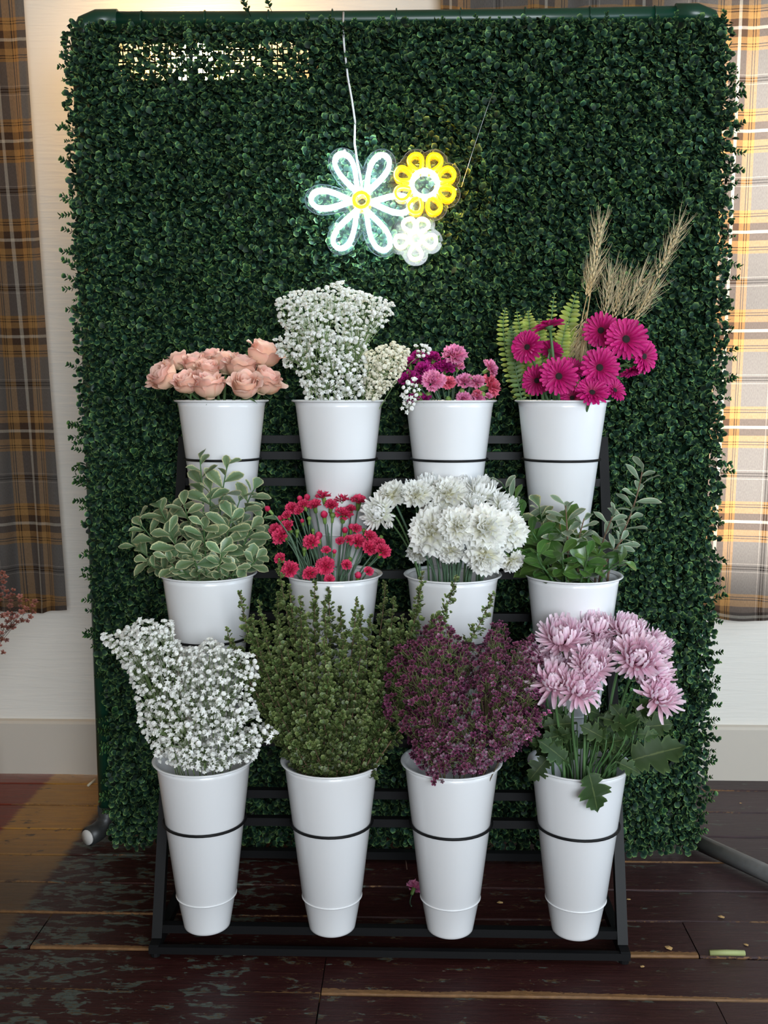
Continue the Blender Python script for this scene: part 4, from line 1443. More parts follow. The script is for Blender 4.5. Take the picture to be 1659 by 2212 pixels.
def frond(pts, wpx, mesh, label, bk, facing=(0, -1, .15), npairs=20, twist=0.0):
    P = [at(px, py, bk.y + dy) for px, py, dy in pts]
    C = bez(P, 24) if len(P) in (3, 4) else np.array([tuple(p) for p in P])
    root = Vector((bk.x - .05, bk.y + .03, bk.z - .25))
    t = thing('fern_frond', label, 'fern', root, 'yellow-green fern fronds, top row right')
    base = Vector(C[0])
    full = np.concatenate([np.array([tuple(root), tuple((root + base) / 2 + Vector((0, 0, .03)))]), C])
    stem_part(t, full[::1], .0022, .0008, M_STEM, 'rachis', 5)
    W = metres(wpx * 1.2, bk.y)
    f = Vector(facing).normalized()
    for k_ in range(npairs):
        s = (k_ + .5) / npairs
        i = s * 23; i0 = int(i); q = Vector(C[i0]) * (1 - (i - i0)) + Vector(C[min(23, i0 + 1)]) * (i - i0)
        tg = (Vector(C[min(23, i0 + 1)]) - Vector(C[max(0, i0 - 1)])).normalized()
        side = tg.cross(f).normalized()
        ff = (f + side * math.sin(twist) ).normalized()
        L_ = W * (math.sin(PI * min(1, .12 + s * .86)) ** .5) * (1 if s < .8 else 1 - (s - .8) * 2.2)
        for sg_ in (-1, 1):
            d = (side * sg_ + tg * .25 + ff * .25 * random.uniform(-.4, 1)).normalized()
            nn = ff - d * ff.dot(d); nn.normalize()
            M = Matrix((d, nn.cross(d), nn)).transposed().to_4x4()
            add('pinna', mesh, t, T(q - root) @ M @ Matrix.Scale(L_ * random.uniform(.9, 1.1), 4))


for pts, w, ms, lab in (([(1120, 862, .0), (1095, 790, .01), (1076, 700, .03), (1094, 664, .03)], 13, PIN, 'tall thin fern frond at the far left, tip curling right'),
                        ([(1128, 868, -.03), (1112, 800, -.02), (1105, 740, .0), (1106, 702, .02)], 15, PIND, 'broad dark green fern frond rising from the left of the rim'),
                        ([(1146, 860, .0), (1138, 790, .02), (1125, 720, .05), (1116, 672, .05)], 16, PIN, 'fern frond leaning left behind the left gerbera'),
                        ([(1160, 850, .03), (1150, 770, .05), (1142, 710, .06), (1142, 670, .05)], 17, PIN, 'bushy fern frond behind the left gerbera'),
                        ([(1180, 850, .04), (1172, 770, .06), (1160, 720, .07), (1166, 688, .06)], 16, PIN, 'short fern frond behind the edge-on gerbera'),
                        ([(1190, 850, .05), (1186, 760, .07), (1188, 690, .08), (1199, 630, .07)], 11, PIN, 'slender fern frond with a pointed tip left of the wheat'),
                        ([(1215, 850, .05), (1213, 760, .07), (1226, 690, .08), (1247, 628, .08)], 20, PIN, 'tall fern frond with spread leaflets just left of the wheat'),
                        ([(1205, 850, .04), (1205, 790, .04), (1213, 740, .03), (1224, 695, .03)], 17, PIN, 'lower fern frond in front of the tall spread one')):
    frond(pts, w, ms, lab, B)

M_WHEAT = plant('dry_wheat', [(0, (.36, .25, .11)), (.5, (.52, .39, .20)), (1, (.66, .54, .33))], rough=.65, var=.15, trans=.15)


def wheat(p0, p1, dy, label, bk, grains=22):
    a, b_ = at(*p0, bk.y + dy), at(*p1, bk.y + dy + .01)
    path, root = stem_path(a, b_ - a, bk)
    t = thing('wheat_stalk', label, 'wheat', root, 'dry wheat stalks behind the gerberas')
    stem_part(t, path, .0013, .0018, M_WHEAT, n=5)
    d = (b_ - a); L_ = d.length; d.normalize()
    s1 = d.cross(Vector((0, -1, 0))).normalized(); s2 = d.cross(s1)
    head, aw = MB(), MB()
    for k_ in range(grains):
        s = k_ / grains
        an = k_ * 2.4
        o = (s1 * math.cos(an) + s2 * math.sin(an))
        q = a + d * (L_ * .80 * s) + o * .0025
        g = (d + o * .35).normalized()
        gl_ = .012 * (1 - .3 * s)
        P = [q, q + g * gl_ * .35, q + g * gl_ * .8, q + g * gl_]
        head.add(*tube([tuple(v - root) for v in P], [.0008, .0026, .0018, .0003], 5), .4 + .4 * random.random())
        for m in range(4):
            e = q + (d * 1.0 + o * random.uniform(.15, .5) + s1 * random.uniform(-.2, .2)).normalized() * random.uniform(.045, .075)
            aw.add(*tube([tuple(q + g * gl_ - root), tuple((q + e) / 2 + o * .003 - root), tuple(e - root)], [.00045, .0004, .00015], 3), 1)
    add('ear', head.mesh('ear', M_WHEAT), t)['kind'] = 'stuff'
    add('awns', aw.mesh('awns', M_WHEAT), t)['kind'] = 'stuff'


for p0, p1, dy, lab in (((1279, 610), (1303, 452), .05, 'tallest upright wheat ear, left of the others'),
                        ((1418, 600), (1482, 462), .04, 'wheat ear leaning far right on a long stalk'),
                        ((1306, 690), (1320, 572), .06, 'upright wheat ear in the middle of the bunch'),
                        ((1345, 690), (1398, 580), .05, 'wheat ear slanting right above the largest gerbera'),
                        ((1325, 690), (1352, 590), .07, 'wheat ear between the middle and slanting ones'),
                        ((1372, 690), (1420, 610), .06, 'short wheat ear at the right, behind the largest gerbera'),
                        ((1262, 690), (1240, 770), .03, 'wheat ear drooping down beside the ferns'),
                        ((1268, 710), (1252, 790), .02, 'wheat ear hanging left of the upper right gerbera'),
                        ((1268, 640), (1281, 585), .07, 'thin short wheat ear beside the tallest one')):
    wheat(p0, p1, dy, lab, B)

# ================================================================== FOLIAGE
def leaf_mesh(name, mat, w=.27, widest=.62, fold=.25, curl=.12, seed=0, nu=7, nv=9):
    r = np.random.default_rng(seed); ph = r.uniform(0, 6.28, 2)

    def width(v):
        return w * np.interp(v, [0, .08, .25, widest, .85, .95, 1], [.10, .16, .48, 1.0, .74, .42, .06])

    def fn(u, v):
        wd = width(v)
        zz = fold * wd * abs(u) ** 1.4 - curl * v * v + .018 * math.sin(9 * v + ph[0]) * u
        return (u * wd, v, zz)

    def ef(u, v):
        return max(abs(u) if v < .97 else 1.0, np.interp(v, [0, .80, .93, 1], [0, 0, .75, 1]))
    return surf(fn, nu, nv, mat, name, ef)


def petiole(name, mat, ln=.16):
    pass


M_VAR = plant('variegated_leaf', [(0, (.10, .165, .060)), (.12, (.115, .185, .085)), (.74, (.165, .24, .135)), (.83, (.47, .48, .25)), (1, (.60, .58, .34))], rough=.36, var=.22, hue=.018, trans=.18, noise=.62, nscale=28)
M_VAR2 = plant('grey_variegated_leaf', [(0, (.13, .18, .10)), (.12, (.15, .215, .135)), (.78, (.19, .26, .175)), (.86, (.44, .46, .33)), (1, (.50, .50, .36))], rough=.42, var=.18, hue=.012, trans=.18, noise=.25, nscale=45)
M_GLOSS = plant('glossy_green_leaf', [(0, (.125, .22, .055)), (.06, (.055, .130, .026)), (.75, (.050, .115, .024)), (.95, (.085, .17, .040)), (1, (.16, .24, .075))], rough=.28, var=.35, hue=.02, trans=.18, spec=.55)
VL = [leaf_mesh('variegated_leaf', M_VAR, seed=s, w=.26 + .03 * s, curl=.10 + .08 * s) for s in range(3)]
VL2 = [leaf_mesh('grey_leaf', M_VAR2, seed=s, w=.20 + .02 * s, widest=.70, curl=.06 + .06 * s) for s in range(3)]
GLF = [leaf_mesh('glossy_leaf', M_GLOSS, seed=s, w=.25 + .03 * s, widest=.58, curl=.10 + .1 * s) for s in range(3)]
VIEW = Vector((0, -1, .25)).normalized()


def place_leaf(t, root, q, d, nrm, ln, meshes):
    d = Vector(d).normalized(); nrm = Vector(nrm); nrm = nrm - d * nrm.dot(d)
    if nrm.length < 1e-3: nrm = d.orthogonal()
    nrm.normalize()
    M = Matrix((d.cross(nrm), d, nrm)).transposed().to_4x4()
    return add('leaf', random.choice(meshes), t, T(Vector(q) - root) @ M @ Matrix.Scale(ln, 4))


def leafy_branch(name, label, cat, group, tip, dy, bk, meshes, n, lpx, stem_mat, axis=None, frac=.55, stem_r=.0028, face=.55):
    p = at(tip[0], tip[1], bk.y + dy)
    out = Vector((p.x - bk.x, p.y - bk.y, 0))
    ax = Vector(axis).normalized() if axis else (out.normalized() * min(1, out.length * 6) * .8 + Vector((0, 0, 1))).normalized()
    path, root = stem_path(p, ax, bk, 16)
    t = thing(name, label, cat, root, group)
    stem_part(t, path, stem_r * .5, stem_r * 1.2, stem_mat)
    L_ = metres(lpx * 1.28, bk.y + dy); n = int(n * 1.6)
    seg = np.linalg.norm(np.diff(path, axis=0), axis=1); cum = np.concatenate([[0], np.cumsum(seg)])
    tot = (Vector(path[0]) - Vector((bk.x, bk.y, bk.z))).length * 1.15
    ph = random.random() * 6
    for k_ in range(n):
        s = (k_ / n) ** 1.12 * min(frac * 2 * tot, tot)
        i = min(int(np.searchsorted(cum, s)), len(path) - 2)
        i0 = max(0, i - 1)
        q = Vector(path[i0]).lerp(Vector(path[i0 + 1]), (s - cum[i0]) / (seg[i0] + 1e-9))
        tg = (Vector(path[i0]) - Vector(path[i0 + 1])).normalized()
        a = ph + k_ * 2.4
        s1 = tg.cross(VIEW); s1 = s1.normalized() if s1.length > .05 else tg.orthogonal().normalized()
        s2 = tg.cross(s1)
        side = s1 * math.cos(a) + s2 * math.sin(a) * .8
        lift = random.uniform(.25, .75) if k_ > 4 else random.uniform(.45, 1.0)
        d = side + tg * lift
        nrm = tg * .7 - side * .25 + VIEW * face + Vector((random.uniform(-.3, .3), 0, random.uniform(-.1, .4)))
        tip_ = q + d.normalized() * L_
        hd = math.hypot(tip_.x - bk.x, tip_.y - bk.y)
        if q.z < bk.z - .03 or tip_.z < bk.z - .02 and hd < .125 or (hd > .085 and tip_.z < bk.z + .014 and q.z < bk.z + .03): continue
        place_leaf(t, root, q, d, nrm, L_ * random.uniform(.75, 1.12) * (.72 if k_ < 3 else 1), meshes)
    return t


B = bucket(1, 0)
acc = []
GV = 'variegated cream-edged sprigs, middle row left'
LV_ = 'leafy sprig with cream-edged grey-green leaves, middle row left bucket'
for tip, dy, n, l in (((432, 992), -.02, 11, 46), ((492, 1003), -.02, 11, 46), ((548, 1058), -.02, 12, 44), ((300, 1128), -.04, 9, 50), ((284, 1172), -.05, 8, 48), ((345, 1098), -.05, 10, 50), ((398, 1092), -.08, 10, 52),
                      ((366, 1150), -.11, 9, 50), ((440, 1136), -.11, 11, 48), ((500, 1118), -.08, 12, 46), ((545, 1140), -.06, 11, 46), ((318, 1212), -.09, 8, 42), ((415, 1190), -.13, 10, 42), ((480, 1192), -.13, 10, 42),
                      ((556, 1205), -.08, 10, 42), ((362, 1205), -.13, 8, 40), ((575, 1110), -.01, 9, 42), ((455, 1060), -.04, 11, 46), ((520, 1075), -.01, 10, 44), ((445, 1232), -.10, 8, 36), ((395, 1228), -.10, 8, 36), ((510, 1228), -.09, 8, 38)):
    acc.append((leafy_branch('variegated_sprig', LV_, 'foliage', GV, tip, dy, B, VL, n, l, M_STEM), tip[0], -tip[1]))
label_by_place(acc, 'cream-edged leafy sprig', 'the variegated middle-row bunch', 4)

B = bucket(1, 3)
GG = 'grey-green cream-edged sprigs, middle row right'
for tip, dy, n, l, ax, lab in (((1388, 1012), .0, 16, 42, (.1, 0, 1), 'tall grey-green sprig on a curved brown stem, far right of the middle row'),
                               ((1222, 1092), -.09, 13, 42, (-.1, -.1, 1), 'grey-green sprig standing in front of the top right bucket'),
                               ((1262, 1120), -.06, 12, 40, (.3, 0, 1), 'grey-green sprig leaning right in front of the top right bucket'),
                               ((1330, 1100), -.02, 11, 36, (.4, .1, .9), 'short grey-green sprig between the bucket and the tall right sprig'),
                               ((1345, 1165), -.05, 11, 38, (.5, -.1, .7), 'low grey-green sprig at the right rim, middle row right')):
    leafy_branch('grey_green_sprig', lab, 'foliage', GG, tip, dy, B, VL2, n, l, M_WSTEM, ax)
GG = 'glossy green sprigs, middle row right'
for tip, dy, n, l, ax, ms, lab in (((1085, 1045), .02, 10, 48, (-.5, 0, .8), VL2, 'olive sprig leaning left behind the white flowers'),
                                   ((1112, 1082), .01, 10, 46, (-.4, 0, .8), GLF, 'dark sprig low behind the white flowers, left of the foliage bucket'),
                                   ((1165, 1095), -.01, 9, 46, (-.2, 0, 1), VL, 'olive-green sprig between the white flowers and the grey-green sprig'),
                                   ((1150, 1150), -.05, 10, 52, (-.5, -.1, .8), GLF, 'glossy green sprig spreading left over the rim'),
                                   ((1200, 1140), -.06, 9, 60, (-.6, -.1, .5), GLF, 'glossy green sprig with a bent yellow-green stem'),
                                   ((1160, 1195), -.11, 8, 52, (-.2, -.4, .8), GLF, 'glossy green sprig with a broad round leaf, lower left'),
                                   ((1215, 1195), -.11, 8, 46, (0, -.3, .9), GLF, 'low glossy green sprig at the middle of the rim'),
                                   ((1270, 1200), -.11, 7, 52, (.1, -.3, .9), GLF, 'glossy green sprig with two broad pale leaves at the front'),
                                   ((1300, 1180), -.06, 9, 46, (.3, -.1, .9), GLF, 'glossy green sprig at the right of the rim'),
                                   ((1350, 1215), -.07, 6, 44, (.9, -.3, .3), GLF, 'glossy green sprig pointing right over the rim'),
                                   ((1240, 1165), -.02, 10, 46, (0, 0, 1), GLF, 'dark glossy sprig in the centre of the foliage bucket'),
                                   ((1135, 1190), -.06, 8, 44, (-.6, -.2, .6), GLF, 'dark glossy sprig at the far left of the rim')):
    leafy_branch('glossy_sprig', lab, 'foliage', GG, tip, dy, B, ms, n, l, M_STEM, ax)

# ------------------------------------------------------------------ chrysanthemum leaves
M_MUML = plant('chrysanthemum_leaf', [(0, (.09, .12, .04)), (.07, (.022, .044, .012)), (.8, (.028, .056, .016)), (1, (.065, .11, .034))], rough=.55, var=.3, hue=.012, trans=.15, spec=.25)


def lobed_leaf(seed):
    r = np.random.default_rng(seed)
    # half outline: deep rounded lobes
    out = [(0, .0), (.03, .02), (.03, .16), (.13, .18), (.24, .24), (.20, .29), (.26, .34), (.13, .40), (.25, .45), (.37, .55), (.31, .58), (.35, .65), (.22, .66), (.14, .67), (.22, .76), (.24, .83), (.16, .84), (.15, .91), (.07, .93), (0, 1.02)]
    n = len(out)
    V, E = [], []
    ph = r.uniform(0, 6.28)
    for k_, (x, yv) in enumerate(out):
        for f in (-1, -.5, 0, .5, 1):
            yy = yv if abs(f) == 1 else (yv * .85 + out[k_][1] * .15)
            V.append((f * x, yy, .10 * abs(f) * x * 2 - .22 * yv * yv + .03 * math.sin(7 * yv + ph) * f)); E.append(abs(f))
    return build('lobed_leaf', np.array(V), grid_faces(5, n), M_MUML, True, {'edge': E})


ML = [lobed_leaf(s) for s in range(4)]
B = bucket(2, 3)
GL = 'lobed chrysanthemum leaves, bottom row right'
mleaves = [((1345, 1648), (1478, 1606), -.09, 'large lobed chrysanthemum leaf reaching right past the bucket'),
           ((1268, 1655), (1298, 1758), -.125, 'lobed leaf hanging down over the front of the chrysanthemum bucket'),
           ((1190, 1630), (1142, 1685), -.06, 'lobed leaf drooping over the left rim of the chrysanthemum bucket'),
           ((1228, 1650), (1175, 1600), -.10, 'lobed leaf standing at the left inside the chrysanthemum bucket'),
           ((1330, 1645), (1385, 1668), -.10, 'small lobed leaf lying on the right rim under the large leaf')]
for a, b_, dy, lab in mleaves:
    p, q = at(*a, B.y + dy), at(*b_, B.y + dy - .02)
    root = Vector((B.x, B.y - .02, B.z - .15))
    t = thing('chrysanthemum_leaf', lab, 'leaf', root, GL)
    stem_part(t, bez([p, (p + root) / 2 + Vector((0, 0, .05)), root], 8), .0015, .0025, M_STEM, 'petiole', 5)
    place_leaf(t, root, p, q - p, (0, -.8, .6), (q - p).length, ML)
acc = []
LM = 'dark lobed leaf among the stems under the lilac chrysanthemums'
for k_ in range(44):
    px, py = random.uniform(1180, 1400), random.uniform(1530, 1640)
    if px > 1340 and py > 1600: px -= 90
    p = at(px, py, B.y + random.uniform(-.10, .03))
    ang = random.uniform(-1.3, 1.3) + (px - 1270) / 160
    d = Vector((math.sin(ang), random.uniform(-.6, 0), math.cos(ang) * .7 - .25))
    path, root = stem_path(p, Vector((0, 0, 1)), B, 8)
    t = thing('chrysanthemum_leaf', LM, 'leaf', root, 'dark leaves under the lilac chrysanthemums')
    stem_part(t, path, .0012, .002, M_STEM, 'petiole', 5)
    place_leaf(t, root, p, d, (random.uniform(-.4, .4), -.8, .5), metres(random.uniform(45, 78), B.y), ML)
    acc.append((t, px, -py))
label_by_place(acc, 'dark lobed leaf', 'the stems under the chrysanthemums', 3)


# ------------------------------------------------------------------ points inside an outline drawn over the photo, spread in depth like a rounded bunch
def in_poly(p, poly):
    x, y = p; c = False
    for i in range(len(poly)):
        (x0, y0), (x1, y1) = poly[i - 1], poly[i]
        if (y0 > y) != (y1 > y) and x < (x1 - x0) * (y - y0) / (y1 - y0) + x0:
            c = not c
    return c


def poly_dist(p, poly):
    m = 1e9
    P = np.array(p, float)
    for i in range(len(poly)):
        a, b_ = np.array(poly[i - 1], float), np.array(poly[i], float)
        t = np.clip(((P - a) @ (b_ - a)) / ((b_ - a) @ (b_ - a)), 0, 1)
        m = min(m, np.linalg.norm(P - a - t * (b_ - a)))
    return m


def bunch_points(poly, n, Yc, depth, lead=0.0, mind=7.0):
    xs, ys_ = [p[0] for p in poly], [p[1] for p in poly]
    out, kept, tries = [], [], 0
    while len(out) < n and tries < n * 60:
        tries += 1
        p = (random.uniform(min(xs), max(xs)), random.uniform(min(ys_), max(ys_)))
        if not in_poly(p, poly): continue
        if any((p[0] - k[0]) ** 2 + (p[1] - k[1]) ** 2 < mind ** 2 for k in kept[-400:]): continue
        kept.append(p)
        e = min(1, poly_dist(p, poly) / 60)
        f = random.random() ** .7
        Y = Yc + lead + depth * (.35 - f) * (.35 + .65 * math.sqrt(e)) * 1.6
        out.append(at(p[0], p[1], Y))
    return out


def bunch(name, label, cat, group, pts, bk, ksprays, florets, fname, fr, stem_mat, stem_r=.0011, twig_r=.0005, extra=None, root=None, rootspread=.05, where=None, nb=1):
    acc = []
    pts = np.array([tuple(p) for p in pts])
    cen = pts[rng.choice(len(pts), ksprays, replace=False)]
    for _ in range(4):
        lab_ = np.argmin(((pts[:, None] - cen[None]) ** 2).sum(-1), 1)
        for k_ in range(ksprays):
            if (lab_ == k_).any(): cen[k_] = pts[lab_ == k_].mean(0)
    for k_ in range(ksprays):
        P = pts[lab_ == k_]
        if len(P) == 0: continue
        c_ = Vector(P.mean(0))
        rt = Vector((bk.x + random.uniform(-1, 1) * rootspread * .6, bk.y + random.uniform(-1, 1) * rootspread * .6, bk.z - .22)) if root is None else root
        low = Vector(P[np.argmin(P[:, 2])])
        neck = Vector((bk.x + (c_.x - bk.x) * .45, bk.y + (c_.y - bk.y) * .45, min(bk.z - .005, c_.z - .02))) if root is None else root.lerp(c_, .5)
        hub = neck.lerp(c_, .45)
        t = thing(name, label, cat, rt, group)
        mb = MB()
        r_ = np.array(rt)
        mb.add(*tube(bez([rt, neck - Vector((0, 0, .03)), hub], 8) - r_, np.linspace(stem_r * 1.2, stem_r, 8), 5), .2)
        # sub-hubs
        m = max(1, len(P) // 5)
        sc = P[rng.choice(len(P), m, replace=False)]
        for _ in range(3):
            l2 = np.argmin(((P[:, None] - sc[None]) ** 2).sum(-1), 1)
            for q in range(m):
                if (l2 == q).any(): sc[q] = P[l2 == q].mean(0)
        for q in range(m):
            G = P[l2 == q]
            if len(G) == 0: continue
            sh = Vector(hub).lerp(Vector(sc[q]), .72)
            mb.add(*tube(bez([hub, hub.lerp(sh, .5) + Vector((0, 0, .008)), sh], 5) - r_, np.linspace(stem_r * .8, twig_r * 1.3, 5), 4), .4)
            for g in G:
                g = Vector(g)
                mb.add(*tube(np.array([tuple(sh), tuple(sh.lerp(g, .5) + Vector((random.uniform(-.003, .003), 0, random.uniform(-.002, .004)))), tuple(g)]) - r_, [twig_r, twig_r * .9, twig_r * .7], 3), .7)
                ax = (g - sh).normalized() * .8 + Vector((0, -.5, .5)) + Vector((random.uniform(-.4, .4),) * 3)
                add(fname, random.choice(florets), t, frame(ax, random.random() * 6, g - rt, fr * random.uniform(.68, 1.12)))
                if extra: extra(mb, sh, g, r_)
        add('stems', mb.mesh('stems', stem_mat), t)
        acc.append((t, c_.x, c_.z))
    if where: label_by_place(acc, where[0], where[1], nb)


# baby's breath
def gyp_floret(seed, bud=False):
    r = np.random.default_rng(seed)
    n, nv = 10, 6
    ph = r.uniform(0, 6.28, 3)
    V, E = [], []
    for i in range(nv):
        th = PI * (.06 + .90 * i / (nv - 1))
        for j in range(n):
            a = 2 * PI * j / n + .5 * (i % 2)
            rad = (1 + (.40 * (1 if (i + j) % 2 else -1) * math.sin(th) if not bud else .04)) * (1 + .1 * math.sin(2 * a + ph[0]))
            V.append((rad * math.sin(th) * math.cos(a), rad * math.sin(th) * math.sin(a), (.78 if not bud else 1.05) * math.cos(th) * -1 * (1 if i < nv - 1 else .7)))
            E.append(i / (nv - 1))
    F = [(i * n + j, i * n + (j + 1) % n, (i + 1) * n + (j + 1) % n, (i + 1) * n + j) for i in range(nv - 1) for j in range(n)]
    F2 = [((nv - 1) * n + j, (nv - 1) * n + (j + 1) % n, nv * n) for j in range(n)]
    V.append((0, 0, .45)); E.append(.9)
    return V, [np.array(F), np.array(F2)], E


M_GYP = plant('babys_breath_petal', [(0, (.55, .60, .42)), (.25, (.78, .78, .70)), (1, (.86, .86, .85))], rough=.7, var=.06, trans=.15, spec=.15)
M_GYPC = plant('cream_babys_breath_petal', [(0, (.52, .52, .32)), (.25, (.74, .70, .54)), (1, (.82, .79, .66))], rough=.7, var=.08, trans=.15, spec=.15)
M_GST = plant('fine_green_twig', [(0, (.12, .19, .06)), (1, (.18, .25, .10))], rough=.6, var=.25, trans=0)
GYP = [build('floret', np.array(v), f, M_GYP, False, {'edge': e}) for v, f, e in (gyp_floret(1), gyp_floret(2), gyp_floret(3), gyp_floret(4, True))]
GYPC = [with_mat(m, M_GYPC) for m in GYP]
B = bucket(0, 1)
GB = 'tall baby\'s breath sprays, top row'
poly = [(592, 645), (640, 628), (700, 622), (735, 608), (775, 628), (855, 655), (838, 700), (800, 725), (792, 760), (790, 850), (785, 866), (665, 868), (640, 800), (612, 790), (590, 735), (615, 715), (600, 680)]
bunch('babys_breath_spray', 'white baby\'s breath spray in the tall top-row bunch', 'baby\'s breath', GB, bunch_points(poly, 780, B.y, .17, -.02, 5.4), B, 13, GYP, 'floret', metres(4.9, B.y), M_GST, where=("white baby's breath spray", 'the tall top-row bunch'), nb=3)
poly = [(790, 760), (815, 752), (850, 738), (885, 755), (872, 800), (850, 830), (815, 862), (790, 862)]
bunch('babys_breath_spray', 'creamy baby\'s breath spray spreading right from the tall top-row bunch', 'baby\'s breath', 'creamy baby\'s breath sprays, top row', bunch_points(poly, 170, B.y, .12, -.04, 6), B, 4, GYPC, 'floret', metres(4.9, B.y), M_GST, where=("creamy baby's breath spray", 'the cluster right of the tall bunch'))
poly = [(895, 745), (925, 745), (930, 765), (900, 772)]
poly2 = [(865, 835), (895, 818), (908, 835), (895, 870), (888, 892), (862, 888), (872, 862)]
bunch('babys_breath_spray', 'loose baby\'s breath spray hanging over the left rim beside the magenta carnations', 'baby\'s breath', None, bunch_points(poly2, 24, 2.475, .04, -.125, 9), bucket(0, 2), 1, GYP, 'floret', metres(5.2, B.y), M_GST)
bunch('babys_breath_spray', 'few baby\'s breath florets above the magenta carnations', 'baby\'s breath', None, bunch_points(poly, 10, 2.475, .02, -.05, 8), bucket(0, 1), 1, GYP, 'floret', metres(5.0, B.y), M_GST)
B = bucket(2, 0)
GB = 'baby\'s breath sprays, bottom row left'
poly = [(215, 1372), (262, 1362), (300, 1337), (372, 1338), (388, 1390), (425, 1400), (455, 1378), (480, 1390), (548, 1415), (560, 1450), (548, 1500), (560, 1545), (605, 1588), (570, 1610), (548, 1640), (500, 1660), (430, 1670), (345, 1645), (322, 1610), (300, 1560), (292, 1490), (262, 1430), (240, 1405)]
bunch('babys_breath_spray', 'white baby\'s breath spray in the bottom left bunch', 'baby\'s breath', GB, bunch_points(poly, 1000, B.y, .15, -.06, 5.6) + bunch_points(poly, 420, B.y, .08, .03, 8), B, 16, GYP, 'floret', metres(5.3, B.y), M_GST, where=("white baby's breath spray", 'the bottom-left bunch'), nb=4)

# waxflower
M_WAX = plant('waxflower_petal', [(0, (.012, .002, .005)), (.25, (.030, .005, .013)), (.55, (.075, .013, .036)), (.88, (.15, .035, .085)), (1, (.34, .13, .22))], rough=.4, var=.35, hue=.012, trans=.1, spec=.4)


def wax_floret(seed):
    r = np.random.default_rng(seed)
    mb = MB()
    for k_ in range(5):
        a = k_ * 1.2566 + r.uniform(-.1, .1)
        up = r.uniform(.25, .6)
        V, E = [(.35 * math.cos(a), .35 * math.sin(a), .10)], [.2]
        for m in range(7):
            b_ = m / 6 * 2 * PI
            rx = .66 + .40 * math.cos(b_); ty = .40 * math.sin(b_)
            V.append((rx * math.cos(a) - ty * math.sin(a), rx * math.sin(a) + ty * math.cos(a), .10 + up * (rx - .3) ** 2 + .06)); E.append(.62 + .38 * (rx > .8))
        V.append((.66 * math.cos(a), .66 * math.sin(a), .10 + .08)); E.append(.5)
        mb.add(V, np.array([(8, 1 + m, 1 + (m + 1) % 7) for m in range(7)]), E)
    V, F = lathe([(.08, -.75), (.25, -.5), (.42, .0), (.44, .16), (.36, .14), (.12, .02)], 10, True, True)
    mb.add(V, F, np.concatenate([np.repeat([.15, .2, .35, .5, .1, 0.0], 10), [.1, 0]]))
    return mb.mesh('waxflower', M_WAX)


WAX = [wax_floret(s) for s in range(4)]
M_WST = plant('waxflower_twig', [(0, (.10, .055, .03)), (.5, (.11, .10, .04)), (.8, (.13, .16, .05)), (1, (.15, .19, .06))], rough=.6, var=.2, trans=0)


def needles(mb, sh, g, r_):
    if random.random() < .6:
        for _ in range(2):
            q = sh.lerp(g, random.uniform(.1, .9))
            d = Vector((random.uniform(-1, 1), random.uniform(-.6, .2), random.uniform(.2, 1))).normalized() * random.uniform(.012, .022)
            mb.add(*tube(np.array([tuple(q), tuple(q + d * .6), tuple(q + d)]) - r_, [.0006, .0007, .0001], 3), 1.0)


B = bucket(2, 2)
poly = [(838, 1440), (860, 1395), (905, 1362), (950, 1332), (1000, 1385), (1040, 1400), (1065, 1345), (1092, 1342), (1105, 1390), (1150, 1375), (1165, 1420), (1175, 1520), (1165, 1590), (1120, 1620), (1085, 1645), (1040, 1670), (925, 1672), (890, 1640), (880, 1590), (832, 1545), (830, 1500)]
bunch('waxflower_sprig', 'purple waxflower sprig with tiny cupped blooms, bottom row', 'waxflower', 'purple waxflower sprigs, bottom row', bunch_points(poly, 1100, B.y, .17, -.06, 5.6) + bunch_points(poly, 620, B.y, .10, .03, 7), B, 16, WAX, 'bloom', metres(7.2, B.y), M_WST, extra=needles, where=('purple waxflower sprig', 'the bottom-row waxflower bunch'), nb=4)
bunch('waxflower_sprig', 'two small waxflower blooms hanging over the rim of their bucket', 'waxflower', None, [at(938, 1690, B.y - .125), at(955, 1688, B.y - .125), at(942, 1680, B.y - .122)], B, 1, WAX, 'bloom', metres(7, B.y), M_WST)
M_WAXP = plant('pink_waxflower_petal', [(0, (.10, .01, .04)), (.3, (.30, .04, .14)), (1, (.62, .22, .42))], rough=.4, var=.2, trans=.1)
WAXP = [with_mat(m, M_WAXP) for m in WAX]
bunch('waxflower_sprig', 'bright pink waxflower sprig poking out beside the chrysanthemum stems', 'waxflower', None, [at(px, py, B.y - .13) for px, py in ((1122, 1553), (1133, 1560), (1136, 1572), (1128, 1567), (1176, 1543), (1186, 1538), (1138, 1590))], B, 1, WAXP, 'bloom', metres(7, B.y), M_WST)

# dried pink flowers in a jar at the left, mostly out of frame
M_DRY = plant('dried_pink_petal', [(0, (.10, .03, .02)), (.4, (.19, .065, .05)), (1, (.33, .14, .12))], rough=.8, var=.3, trans=.1)
DRY = [with_mat(m, M_DRY) for m in WAX]
M_DST = simple('dried_twig', (.10, .05, .03), rough=.9)
jy = 2.85
jar_p = on_floor(-130, 1790); jar_p.y = jy; jar_p.x = at(-130, 1500, jy).x
M_JAR = simple('stoneware', (.22, .20, .18), rough=.5, noise=.3)
jar = thing('floor_vase', 'grey stoneware floor vase holding dried flowers, beyond the left edge', 'vase', (jar_p.x, jy, 0))
add('body', MB().add(*lathe([(.06, 0), (.09, .02), (.11, .15), (.09, .30), (.055, .38), (.06, .42), (.05, .42), (.045, .38), (.08, .28), (.09, .1)], 28, True, True)).mesh('vase_body', M_JAR), jar)
